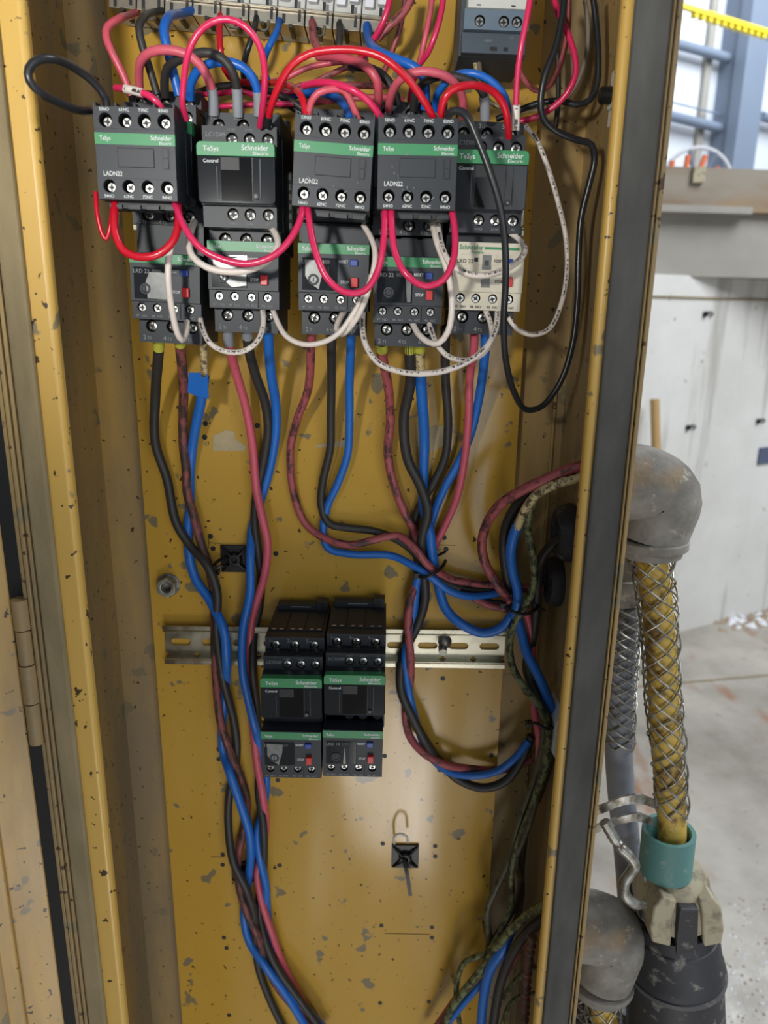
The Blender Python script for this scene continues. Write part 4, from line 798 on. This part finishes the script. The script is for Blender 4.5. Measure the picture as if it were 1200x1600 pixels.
m.add([p for p in q]+[p+Vector((0, .0006, 0)) for p in q], [(0, 1, 2, 3, 4), (9, 8, 7, 6, 5)]+[(i, i+5, (i+1) % 5+5, (i+1) % 5) for i in range(5)], 'w_tape'); tag(m.build('tape_flag'), 'square flag of blue tape wrapped round the cream cable end', 'tape')
mcable('w_salmon', [(356, 508, 74), (357, 532, 66), (366, 572, 44), (385, 640, 22), (395, 700, 14), (400, 760, 14), (410, 810, 20), (418, 850, 20), (413, 900, 18), (401, 940, 14), (393, 975, 9), (389, 1050, 5), (391, 1100, 6), (396, 1142, 8), (402, 1195, 12), (410, 1240, 16), (416, 1290, 10), (410, 1330, 5), (402, 1362, 6), (408, 1405, 10), (424, 1455, 13), (440, 1500, 8), (462, 1545, 6), (506, 1618, 5)], 'clean pink cable from the second relay', 3.3, [('ferrule', 'ferrule_grey', 3.7, 0, .022)])
mcable('w_black', [(386, 508, 74), (388, 540, 60), (398, 582, 42), (414, 629, 24), (419, 670, 14), (412, 720, 10), (401, 772, 6), (398, 815, 6), (403, 860, 9), (408, 900, 8), (405, 950, 5), (397, 985, 5), (395, 1047, 12), (400, 1094, 5), (404, 1150, 4), (405, 1205, 5), (404, 1240, 9), (411, 1285, 18), (413, 1333, 16), (410, 1375, 5), (405, 1425, 4), (416, 1475, 14), (436, 1517, 17), (461, 1552, 18), (500, 1605, 18)], 'black cable from the second relay beside the pink one', 3.5, [('ferrule', 'ferrule_grey', 3.8, 0, .02)])
mcable('w_tape', [(419, 508, 74), (420, 540, 60), (424, 588, 40), (431, 632, 22), (431, 676, 12), (421, 734, 5), (407, 782, 4), (394, 828, 4), (391, 870, 16), (391, 925, 20), (380, 983, 20), (379, 1047, 20), (388, 1094, 16), (398, 1135, 16), (408, 1175, 5), (416, 1215, 4), (412, 1262, 4), (402, 1300, 12), (406, 1340, 16), (415, 1381, 14), (418, 1425, 4), (424, 1480, 4), (432, 1516, 10), (467, 1562, 16), (512, 1612, 10)], 'blue cable from the second relay, wound with tape', 3.6)
mcable('w_maroon', [(488, 508, 74), (486, 540, 60), (481, 610, 30), (464, 657, 18), (454, 702, 10), (459, 770, 6), (478, 819, 6), (512, 843, 12), (550, 851, 17), (587, 843, 17), (622, 837, 17), (647, 856, 24), (668, 882, 24), (700, 903, 16), (737, 911, 12), (775, 914, 8), (815, 917, 10), (850, 920, 16)], 'grimy pink cable swinging left from the middle relay and across', 3.1)
mcable('w_black', [(519, 508, 74), (518, 545, 60), (518, 600, 34), (517, 654, 20), (516, 700, 12), (504, 755, 6), (502, 790, 6), (514, 818, 7), (545, 825, 8), (580, 829, 8), (610, 838, 8), (638, 855, 10), (662, 880, 14), (700, 910, 8), (740, 922, 6), (790, 918, 5), (835, 922, 12)], 'black cable swinging left from the middle relay and across', 3.2)
mcable('w_tape', [(549, 508, 74), (548, 545, 60), (546, 600, 36), (546, 660, 20), (543, 710, 12), (528, 755, 10), (512, 790, 6), (505, 830, 5), (512, 856, 8), (550, 866, 10), (610, 868, 10), (642, 882, 17), (672, 901, 22), (704, 924, 20), (735, 932, 16), (772, 928, 10), (800, 918, 8), (830, 920, 10)], 'blue cable swinging left from the middle relay, lowest of three', 3.1)
mcable('w_maroon', [(597, 536, 66), (598, 560, 56), (606, 600, 38), (610, 654, 20), (606, 710, 12), (616, 759, 12), (632, 800, 12), (650, 835, 8), (662, 870, 5), (655, 900, 8), (641, 937, 16), (637, 981, 18), (641, 1022, 20), (641, 1065, 12), (634, 1100, 7), (634, 1125, 6), (641, 1152, 10), (661, 1176, 16), (693, 1194, 18), (734, 1201, 12), (782, 1203, 8), (832, 1187, 8)], 'grimy red cable of the lower right loop', 3.4, [LIME(0, .02)])
mcable('w_black', [(640, 534, 66), (641, 565, 56), (641, 600, 42), (631, 657, 26), (637, 717, 20), (658, 762, 20), (668, 800, 22), (660, 837, 22), (659, 870, 14), (663, 905, 12), (664, 937, 9), (653, 975, 8), (634, 1015, 6), (626, 1045, 14), (627, 1080, 18), (640, 1112, 20), (664, 1157, 20), (690, 1193, 8), (718, 1219, 8), (756, 1231, 12), (790, 1220, 14), (814, 1188, 14), (830, 1150, 14)], 'thick black cable of the lower right loop', 3.9, [LIME(0, .02)])
mcable('w_tape', [(657, 584, 48), (659, 620, 36), (662, 660, 24), (663, 700, 12), (661, 747, 9), (662, 792, 9), (672, 835, 22), (676, 868, 18), (684, 910, 10), (696, 950, 13), (718, 973, 18), (754, 989, 20), (784, 980, 22), (804, 954, 24)], 'blue cable curving right under the first tie and up again', 4.0)
mcable('w_cream', [(656, 534, 66), (656, 560, 56), (657, 586, 48)], 'stained cream cable end with yellow ferrule above blue tape', 3.4, parts=[LIME(0, .35)])
mcable('w_black', [(696, 512, 66), (696, 590, 36), (700, 665, 20), (695, 715, 12), (677, 755, 9), (656, 790, 6), (646, 825, 5), (650, 860, 4), (655, 900, 3.8), (645, 950, 5), (636, 990, 12), (633, 1040, 6)], 'black cable coming in from the right above the first tie', 3.3)
mcable('w_salmon', [(741, 520, 66), (740, 548, 56), (734, 590, 38), (732, 654, 26), (726, 717, 18), (714, 777, 12), (697, 818, 10), (682, 848, 8), (672, 880, 5)], 'pink cable from below the cream relay', 3.0)
mcable('w_tape', [(759, 512, 66), (757, 560, 50), (746, 635, 26), (733, 685, 16), (714, 727, 12), (695, 762, 12), (679, 800, 6), (669, 840, 4.5), (661, 880, 6), (652, 905, 12), (648, 943, 10), (644, 975, 6), (635, 1005, 12), (633, 1040, 14), (640, 1086, 16), (652, 1133, 12), (670, 1179, 7), (698, 1204, 12), (736, 1212, 18), (776, 1205, 18), (806, 1183, 18), (826, 1158, 16)], 'blue cable from below the cream relay into the lower right loop', 3.3)
mcable('w_maroon', [(740, 935, 14), (770, 948, 16), (800, 952, 16)], 'dark red cable end running to the second tie', 2.9)
mcable('w_black', [(720, 925, 10), (760, 940, 10), (800, 944, 14)], 'black cable end running to the second tie', 2.9)
# right hand cluster
def rcable(mat, r, pts, lb, parts=(), nm='motor_cable'): return wire(nm, mat, r, pts, lb, 'cables gathered at the right side', 'cable', 14, parts)
rcable('w_maroon', 3.7, [(930, 722, 84), (905, 729, 84), (880, 737, 82), (850, 750, 78), (812, 768, 70), (780, 790, 58), (760, 820, 44), (753, 850, 34), (758, 880, 30), (775, 910, 28), (796, 940, 28)], 'grimy red cable curving from the right edge down to the second tie')
rcable('w_black', 3.9, [(900, 742, 74), (860, 750, 70), (825, 770, 60), (802, 798, 48), (789, 830, 36), (787, 862, 28), (791, 895, 22), (800, 935, 18)], 'black cable behind the curving red one')
rcable('w_cream', 3.2, [(930, 740, 88), (906, 747, 88), (870, 756, 84), (842, 770, 78), (824, 790, 70), (808, 824, 58)], 'mottled cream cable curving in from the right edge')
rcable('w_tape', 3.9, [(809, 820, 58), (803, 835, 54), (798, 862, 48), (801, 892, 40), (808, 920, 34), (808, 945, 28), (802, 964, 26)], 'blue taped cable joining the mottled cream one')
rcable('w_green', 3.0, [(838, 772, 70), (830, 792, 66), (824, 822, 58), (829, 850, 52), (834, 880, 46), (834, 912, 40), (822, 946, 34), (808, 966, 30), (797, 1000, 30), (802, 1045, 36), (829, 1086, 46), (850, 1117, 58), (856, 1145, 60), (854, 1190, 54), (842, 1230, 50)], 'green grimy earth cable snaking down past both ties', nm='earth_cable')
rcable('w_black', 3.8, [(908, 830, 50), (889, 838, 48), (862, 852, 40), (846, 874, 34), (840, 910, 34), (838, 950, 30), (832, 1000, 24), (823, 1045, 24), (838, 1085, 40), (854, 1120, 54), (862, 1160, 56), (852, 1210, 44), (838, 1250, 34)], 'black cable coming out of the upper rubber grommet')
rcable('w_salmon', 3.1, [(818, 945, 30), (827, 975, 26), (832, 1022, 24), (832, 1060, 26), (835, 1108, 40), (842, 1149, 46), (842, 1190, 40)], 'pink cable going down from the second tie behind the green one')
rcable('w_tape', 3.9, [(806, 955, 26), (813, 980, 30), (823, 1019, 36), (842, 1057, 42), (855, 1088, 46), (864, 1114, 48)], 'blue taped cable going down from the second tie to the white bracket')
rcable('w_olive', 3.0, [(838, 930, 26), (834, 970, 24), (824, 1010, 24), (830, 1060, 30), (850, 1110, 48), (848, 1160, 50), (836, 1215, 40), (822, 1252, 34), (806, 1300, 34), (799, 1335, 36), (776, 1386, 40), (762, 1420, 40), (764, 1470, 34), (760, 1500, 30)], 'olive grimy cable, leftmost strand of the lower right bundle')
rcable('w_green', 2.5, [(842, 1225, 50), (830, 1262, 42), (812, 1310, 40), (799, 1360, 44), (800, 1402, 46), (786, 1446, 44), (760, 1488, 40), (728, 1502, 36), (715, 1530, 30), (713, 1565, 28), (722, 1620, 28)], 'thin green cable ending in a kink at the lower right')
rcable('w_black', 3.0, [(838, 1245, 34), (822, 1295, 30), (815, 1350, 34), (812, 1395, 34), (790, 1440, 26), (766, 1470, 22), (758, 1440, 18)], 'black strand in the lower right bundle')
rcable('w_olive', 2.8, [(852, 1160, 52), (842, 1230, 44), (826, 1290, 44), (806, 1345, 40), (815, 1378, 34), (812, 1420, 28), (800, 1452, 24)], 'olive strand on the right of the lower right bundle')
rcable('w_green', 3.4, [(868, 1408, 96), (846, 1416, 90), (822, 1432, 78), (790, 1462, 62), (768, 1492, 50), (748, 1520, 44), (724, 1550, 38), (704, 1578, 34), (690, 1620, 30)], 'thick green cable sweeping from the right edge to the bottom', nm='earth_cable')
rcable('w_black', 4.2, [(870, 1424, 88), (842, 1440, 82), (812, 1472, 72), (792, 1508, 60), (780, 1545, 54), (768, 1620, 50)], 'thick black cable at the lower right')
rcable('w_maroon', 3.6, [(872, 1432, 80), (846, 1442, 76), (822, 1468, 66), (804, 1494, 52), (790, 1520, 36)], 'dark pink cable behind the thick black one at lower right')
rcable('w_tape', 4.4, [(800, 1450, 50), (786, 1482, 56), (768, 1510, 54), (757, 1550, 48), (750, 1620, 44)], 'blue taped cable dropping to the bottom at lower right')
rcable('w_tape', 3.0, [(762, 1525, 42), (740, 1550, 36), (716, 1578, 30), (690, 1612, 26)], 'blue cable slanting to the bottom left of the taped one')
rcable('w_maroon', 3.2, [(714, 1558, 24), (700, 1578, 22), (682, 1604, 20), (668, 1626, 18)], 'dark red cable at the bottom, left of the green one')
rcable('w_green', 2.4, [(835, 1510, 60), (808, 1530, 50), (788, 1556, 40), (772, 1585, 34), (764, 1620, 30)], 'dull green cable low in the right corner, upper of two', nm='earth_cable')
rcable('w_green', 2.0, [(838, 1552, 60), (815, 1556, 50), (796, 1570, 42), (782, 1610, 36)], 'dull green cable low in the right corner, lower of two', nm='earth_cable')
# braided lead
q = spline([PM(x, y, d) for x, y, d in ((832, 1462, 104), (826, 1500, 104), (822, 1540, 104), (818, 1620, 104))], .002)
m = MB(); m.tube(q, [.0034+.0009*math.sin(i*1.9) for i in range(len(q))], 'w_brown', 12); tag(m.build('braided_lead'), 'dark knobbly braided lead hanging inside the right edge near the bottom', 'cable')
# --- ties
def loop_tie(pts, lb, tail=None, r=.0014):
    q = spline([PM(*p) for p in pts], .002); m = MB(); m.tube(q, r, 'tie_black', 8); o = tag(m.build('cable_tie'), lb, 'cable tie', 'black cable ties')
    if tail: mm = MB(); mm.tube(spline([PM(*p) for p in tail], .003), .0012, 'tie_black', 6); mm.build('tail', o)
    m = MB(); p = PM(*pts[0]); m.box(p.x-.0028, p.x+.0028, p.y-.0024, p.y+.0024, p.z-.0024, p.z+.0024, 'tie_black'); m.build('lock_head', o, bevel=.0005); return o
loop_tie([(652, 899, 22), (664, 902, 27), (678, 896, 28), (692, 884, 22), (696, 876, 14)], 'black tie gathering the cables above the lower rail', [(684, 868, 20), (696, 862, 16)])
loop_tie([(786, 946, 34), (800, 955, 40), (818, 960, 42), (834, 954, 40), (842, 944, 32), (840, 930, 24)], 'black tie around blue and green cables right of the lower rail')
loop_tie([(826, 1131, 54), (838, 1130, 64), (852, 1138, 68), (862, 1138, 64), (872, 1130, 50)], 'black tie holding the bundle to the white bracket', [(826, 1126, 58), (822, 1132, 54)])
def tie_mount(x, y, s, lb, rot=0):
    c = P(x, y, 0); t = thing('tie_mount', (c.x, 0, c.z), lb, 'cable tie mount', 'black adhesive tie mounts')
    m = MB(); m.box(-s, s, -.0022, 0, -s, s, 'tie_black')
    for a in (45, 135, 225, 315):
        ca, sa = math.cos(math.radians(a)), math.sin(math.radians(a)); m.tube([(ca*.003, -.006, sa*.003), (ca*s*1.25, -.0024, sa*s*1.25)], .0012, 'tie_black', 6)
    m.lathe([(0, .0062), (.003, .0060), (.0046, .0046), (.0046, .0022), (.002, .002)], (0, -.002, 0), (0, -1, 0), 'tie_black', 20); m.build('base', t, bevel=.0004); return t
tie_mount(368, 872, .0117, 'square black tie mount left of centre, behind the blue cable')
tie_mount(380, 1360, .0105, 'square black tie mount mostly hidden behind the left bundle')
tie_mount(633, 1336, .0125, 'square black tie mount alone on the plate at lower centre')
loop_tie([(338, 893, 8), (334, 884, 20), (340, 877, 12), (350, 872, 6), (356, 874, 4)], 'small black tie end left of the upper tie mount', [(336, 890, 10), (346, 884, 8), (354, 884, 5)])
q = spline([PM(x, y, d) for x, y, d in ((616, 1318, 6), (616, 1308, 12), (624, 1303, 16), (634, 1306, 16), (637, 1316, 10))], .001)
m = MB(); m.tube(q, .0011, 'tie_white', 8); tag(m.build('cable_tie'), 'clear white tie loop standing on the lower centre mount', 'cable tie')
q = [PM(x, y, d) for x, y, d in ((630, 1342, 8), (634, 1356, 13), (638, 1378, 16), (641, 1400, 18))]
m = MB(); qq = spline(q, .003); vs = []
for p in qq: vs += [p+Vector((-.0018, 0, 0)), p+Vector((.0018, 0, 0)), p+Vector((.0018, .0012, 0)), p+Vector((-.0018, .0012, 0))]
fs = []
for i in range(len(qq)-1):
    for k in range(4): fs.append((i*4+k, i*4+(k+1) % 4, i*4+4+(k+1) % 4, i*4+4+k))
fs += [(0, 3, 2, 1), tuple(len(vs)-4+k for k in range(4))]
m.add(vs, fs, 'tie_black'); tag(m.build('cable_tie'), 'cut black tie tail hanging from the lower centre mount', 'cable tie')
# --- clips and grommets on the right side wall
xi = xbr
def on_wall(y_pix, d):    # point on inner right wall seen at row y_pix, d in front of the plate
    z = P(870, y_pix, d).z; return Vector((xi, -d, z))
c = on_wall(832, .046); t = thing('grommet', c, 'black rubber grommet in the right side wall, upper of two', 'grommet', 'black rubber grommets')
m = MB(); m.lathe([(0, .022), (.004, .0225), (.010, .020), (.013, .017), (.013, .012), (.004, .011)], (0, 0, 0), (-1, 0, .0), 'rubber_black', 28); m.build('rubber_ring', t)
c = on_wall(908, .020); t = thing('grommet', c, 'black rubber grommet in the right side wall, lower and deeper one', 'grommet', 'black rubber grommets')
m = MB(); m.lathe([(0, .020), (.004, .0205), (.010, .018), (.012, .012), (.003, .011)], (0, 0, 0), (-1, 0, .0), 'rubber_black', 28); m.build('rubber_ring', t)
c = P(872, 1135, .045); t = thing('tie_bracket', (xi, c.y, c.z), 'white plastic tie bracket on the right side wall, held by a black tie', 'bracket')
m = MB(); m.add([(0, -.020, .024), (0, .014, .024), (0, .014, -.022), (0, -.020, -.022)]+[(-.006, -.020, .014), (-.006, .012, .014), (-.006, .012, -.012), (-.006, -.020, -.012)], [(0, 1, 5, 4), (1, 2, 6, 5), (2, 3, 7, 6), (3, 0, 4, 7), (4, 5, 6, 7), (3, 2, 1, 0)], 'clear_white'); m.build('bracket_body', t, bevel=.0005)
c = P(957, 150, .066); t = thing('cable_clip', (xi, c.y, c.z), 'white clip with black knob on the right side wall near the top', 'clip')
m = MB(); m.box(-.003, 0, -.010, .010, -.016, .016, 'clear_white'); m.box(-.005, -.003, -.007, .006, -.007, .006, 'clear_white'); m.build('clip_body', t, bevel=.001)
m = MB(); m.lathe([(0, .003), (.001, .0050), (.007, .0050), (.008, .004), (.008, 0)], (-.004, -.001, 0), (-1, 0, 0), 'tie_black', 18); m.build('knob', t)

# ================================================================== FITTINGS OUTSIDE, RIGHT
xo = XR[3]
def smooth_tube(pts, rs, mat, name, parent, n=32, step=.003):
    q = [Vector((*p,)) for p in pts]; k = len(q); sp = spline(q, step); N = len(sp)
    # radii interpolated by arc length between control points
    cum = [0]
    for a, b in zip(sp, sp[1:]): cum.append(cum[-1]+(b-a).length)
    ctl = []
    for c_ in q: ctl.append(cum[min(range(N), key=lambda i: (sp[i]-c_).length)])
    rr = []
    for s_ in cum:
        for j in range(k-1):
            if s_ <= ctl[j+1] or j == k-2:
                f = 0 if ctl[j+1] == ctl[j] else max(0, min(1, (s_-ctl[j])/(ctl[j+1]-ctl[j]))); rr.append(rs[j]*(1-f)+rs[j+1]*f); break
    m = MB(); m.tube(sp, rr, mat, n); return m.build(name, parent)
def elbow(x, ytop, ybot, rad, D, label, low=1.0):
    """elbow leaving the side wall to the right and turning down; x,ytop = pixel of the bend, D depth"""
    a = P(x, ytop, D); b = P(x-2, ybot, D); t = thing('cable_gland_elbow', (xo, a.y, a.z), label, 'pipe elbow', 'cast elbows on the cabinet side')
    dz = b.z-a.z; dx = a.x-xo
    o = smooth_tube([(-.004, 0, 0), (dx*.30, 0, 0), (dx*.72, 0, -.001), (dx+.004, 0, -.010), (dx+.003, 0, dz*.45), (dx, 0, dz*.75)], [rad*.95, rad, rad*1.02, rad*1.02, rad*.98, rad*.93], 'cast_alloy', 'elbow_body', t)
    m = MB(); m.lathe([(0, rad*.95), (.001, rad*1.0), (.006, rad*1.0), (.008, rad*.88), (.012, rad*.86), (.013, rad*.78), (.0135, rad*.4)], (dx, 0, dz+.014), (0, 0, -1), 'cast_alloy', 32); m.build('collar', t)
    m = MB(); m.lathe([(0, rad*.9), (.002, rad*1.06), (.012, rad*1.06), (.014, rad*.98)], (-.002, 0, 0), (1, 0, 0), 'cast_alloy', 8); m.build('lock_nut', t)
    return Vector((xo+dx, a.y, b.z))
def grip(pts, r0, r1, label, turns, parent=None, strands=6):
    q = spline([Vector(p) for p in pts], .0022); N = len(q); t = MB()
    L = sum((b-a).length for a, b in zip(q, q[1:]))
    for s_ in (1, -1):
        for k in range(strands):
            pp = []
            for i, c_ in enumerate(q):
                f = i/(N-1); r = r0+(r1-r0)*f
                if f < .06: r = r*(1+.25*(1-f/.06))
                wob = 1+.03*math.sin(i*.35+k*2)
                a = s_*2*math.pi*turns*f+2*math.pi*k/strands+.07*math.sin(f*23+k)
                pp.append(c_+Vector((r*wob*math.cos(a)+.0008*math.sin(f*31+k), r*wob*math.sin(a), 0)))
            t.tube(pp, .00075, 'galvanised', 6)
    return tag(t.build('wire_mesh_grip'), label, 'wire grip', 'woven wire grips around hanging cables')
D1 = .085
b = elbow(1024, 755, 868, .0265, D1, 'large rough cast elbow sticking out at the right, upper of two')
def PV(x, y, d=D1): return P(x, y, d)
cb = [b+Vector((0, 0, .01)), PV(1028, 960), PV(1036, 1080), PV(1042, 1180), PV(1049, 1262), PV(1050, 1330)]
m = MB(); m.tube(spline(cb), .0108, 'cable_yellow', 20); tag(m.build('yellow_cable'), 'yellow rubber cable hanging from the upper elbow into the teal collar', 'cable')
grip([b+Vector((0, 0, .004)), PV(1026, 930), PV(1032, 1030), PV(1040, 1130), PV(1046, 1200), PV(1050, 1266)], .0142, .0124, 'woven wire grip around the yellow cable below the upper elbow', 2.7)
# second, deeper fitting
D2 = .045
g = P(974, 862, D2); t = thing('cable_gland', (xo, g.y, g.z), 'small stained gland half hidden behind the cabinet edge, under the upper elbow', 'cable gland')
dx = g.x-xo; m = MB(); m.lathe([(.028, .010), (.027, .0165), (.0, .017), (-.018, .0165), (-.019, .0185), (-.034, .0185), (-.036, .0165), (-.040, .015)], (dx, 0, 0), (0, 0, 1), 'cast_alloy', 28); m.tube([(0, 0, .012), (dx, 0, .012)], .014, 'cast_alloy', 20); m.build('gland_body', t)
ce = [P(974, 900, D2), P(972, 980, D2), P(968, 1060, D2), P(966, 1150, D2)]
m = MB(); m.tube(spline(ce+[P(970, 1230, D2), P(978, 1310, D2), P(985, 1395, D2), P(988, 1450, D2)]), .0112, 'cable_grey', 20); tag(m.build('grey_cable'), 'grey cable hanging behind the yellow one beside the cabinet edge', 'cable')
grip([P(974, 905, D2), P(972, 980, D2), P(968, 1060, D2), P(966, 1162, D2)], .0148, .0128, 'woven wire grip around the grey cable close to the cabinet edge', 2.5)
m = MB(); m.tube(spline([P(974, 895, .035), P(980, 935, .01), P(981, 970, -.01), P(985, 1005, -.02), P(993, 1024, -.02), P(1001, 1016, -.02), P(1003, 985, -.02), P(1000, 940, -.02)]), .0035, 'white_paint', 10); tag(m.build('white_cord'), 'thin white cord loop between the grey and yellow cables', 'cord')
# teal collar, clamp head, connector
cc = PV(1046, 1290); t = thing('plug_connector', PV(1070, 1600), 'large scuffed black plug connector with cream clamp and teal collar', 'connector')
def inpl(o): return at_parent(o, t)
ax = (PV(1050, 1345)-cc).normalized(); bt2 = PV(1050, 1345)
m = MB(); r = .0200; m.lathe([(0, r*.84), (0, r), (.037, r), (.037, r*.8), (.002, r*.8), (0, r*.84)], cc+Vector((0, 0, -.004)), (0.03, 0, -1), 'teal_collar', 36); inpl(m.build('teal_collar'))
ctop = PV(1053, 1372, D1); cz = ctop.z; cx, cy = ctop.x+.001, ctop.y
tl_ = (.10, 0, -1)
m = MB(); m.lathe([(0, .010), (.001, .022), (.008, .0265), (.024, .0285), (.040, .030), (.040, .01)], (cx-.001, cy+.003, cz+.008), tl_, 'socket_cream', 36)
inpl(m.build('clamp_core'))
for s_ in (-1, 1):    # two cream jaws
    m = MB(); pf = [(s_*.0088, cz+.002), (s_*.0190, cz+.006), (s_*.0260, cz-.004), (s_*.0285, cz-.024), (s_*.0270, cz-.037), (s_*.0125, cz-.041), (s_*.0112, cz-.010)]
    m.prism([(cx+x+(cz-z)*.10, z) for x, z in pf], cy-.0265, cy+.020, 'socket_cream')
    m.cyl((cx+s_*.0270+.003, cy-.006, cz-.028), (cx+s_*.0300+.003, cy-.006, cz-.028), .005, 'cable_dark', 14)
    inpl(m.build('clamp_jaw', bevel=.0022))
m = MB(); m.prism([(cx-.0074, cz-.002), (cx+.0072, cz-.002), (cx+.0100, cz-.030), (cx+.014, cz-.056), (cx-.0040, cz-.056), (cx-.0065, cz-.030)], cy-.0300, cy-.02, 'rubber_black'); inpl(m.build('clamp_rib', bevel=.0015))
m = MB(); m.lathe([(0, .022), (.000, .0300), (.010, .0325), (.0105, .0338), (.012, .0345), (.038, .0372), (.040, .0386), (.052, .0392), (.053, .0380), (.15, .0410), (.30, .044), (.30, .02)], (cx+.0035, cy+.001, cz-.038), (.13, 0, -1), 'rubber_black', 44); inpl(m.build('barrel'))
m = MB(); m.lathe([(0, .0385), (0, .0402), (.0035, .0405), (.0035, .0385), (0, .0385)], (cx+.0035+.0062, cy+.001, cz-.038-.0475), (.13, 0, -1), 'cable_dark', 44); inpl(m.build('seam_ring'))
# bracket and hook
bp = P(948, 1272, .07)
t = thing('strap_bracket', (xo, bp.y, bp.z), 'bent galvanised strap bracket holding the hanging cables', 'bracket')
def band(pts, w, th, mat, name, parent):
    """flat strap: pts world centre line, width along z"""
    q = spline(pts, .004); m = MB(); vs = []
    for i, p in enumerate(q):
        d = (q[min(i+1, len(q)-1)]-q[max(i-1, 0)]).normalized(); s_ = d.cross(Vector((0, 0, 1))).normalized()
        h = Vector((0, 0, w/2)); vs += [p-h-s_*th, p+h-s_*th, p+h+s_*th, p-h+s_*th]
    fs = [(i*4+k, i*4+(k+1) % 4, i*4+4+(k+1) % 4, i*4+4+k) for i in range(len(q)-1) for k in range(4)]+[(3, 2, 1, 0), tuple(len(vs)-4+k for k in range(4))]
    m.add(vs, fs, mat); return at_parent(m.build(name), parent)
band([P(915, 1272, .085), P(945, 1262, .088), P(975, 1250, .092), P(1000, 1248, .092), P(1022, 1256, .085)], .0075, .0012, 'galvanised', 'upper_strap', t)
band([P(915, 1298, .080), P(940, 1292, .085), P(965, 1282, .088), P(995, 1276, .09), P(1020, 1284, .085)], .0070, .0012, 'galvanised', 'lower_strap', t)
m = MB(); m.box(xo, xo+.016, bp.y-.012, bp.y+.02, bp.z-.014, bp.z+.014, 'cast_alloy'); at_parent(m.build('bracket_block', bevel=.002), t)
q = spline([P(944, 1284, .098), P(956, 1304, .100), P(968, 1322, .102), P(984, 1338, .104), P(992, 1352, .105), P(984, 1366, .106), P(975, 1380, .108), P(977, 1398, .110), P(990, 1411, .110), P(1006, 1414, .106)], .002)
t = thing('hook_bolt', q[0], 'bright wavy hook bolt curling between bracket and black connector', 'hook')
m = MB(); n_ = len(q); m.tube(q, [.0041+(.0004*math.sin(i*3.0) if i < n_*.28 else 0)-(0 if i < n_-3 else .0008) for i in range(n_)], 'galvanised', 14); at_parent(m.build('rod'), t)
q = spline([P(1012, 1395, .09), P(1006, 1365, .085), P(1000, 1345, .08), P(992, 1352, .08)], .002)
m = MB(); m.tube(q, .0022, 'galvanised', 10); at_parent(m.build('rear_loop'), t)
# lower elbow and its cables
b = elbow(948, 1446, 1545, .0270, .085, 'large dusty cast elbow at the bottom right, lower of two')
m = MB(); m.tube(spline([b+Vector((.001, 0, .01)), P(944, 1590, .085), P(946, 1690, .085)]), .0108, 'cable_yellow', 18); tag(m.build('yellow_cable'), 'yellow cable leaving the lower elbow at the bottom edge', 'cable')
grip([b+Vector((0, 0, .004)), P(944, 1600, .085), P(946, 1690, .085)], .0150, .0135, 'woven wire grip around the cable below the lower elbow', 1.0)
m = MB(); m.tube(spline([P(905, 1500, .05), P(908, 1560, .05), P(912, 1700, .05)]), .0125, 'rubber_black', 18); tag(m.build('black_cable'), 'black cable at the bottom edge left of the lower elbow cable', 'cable')
grip([P(904, 1480, .05), P(908, 1560, .05), P(912, 1700, .05)], .0158, .015, 'woven wire grip around the black cable at the bottom edge', 2.2)
m = MB(); m.lathe([(0, .02), (.001, .034), (.05, .037), (.3, .040), (.3, .01)], P(985, 1540, .0), (0.02, 0, -1), 'cable_dark', 32); tag(m.build('plug_connector'), 'dark dusty plug connector standing behind the lower elbow', 'connector')
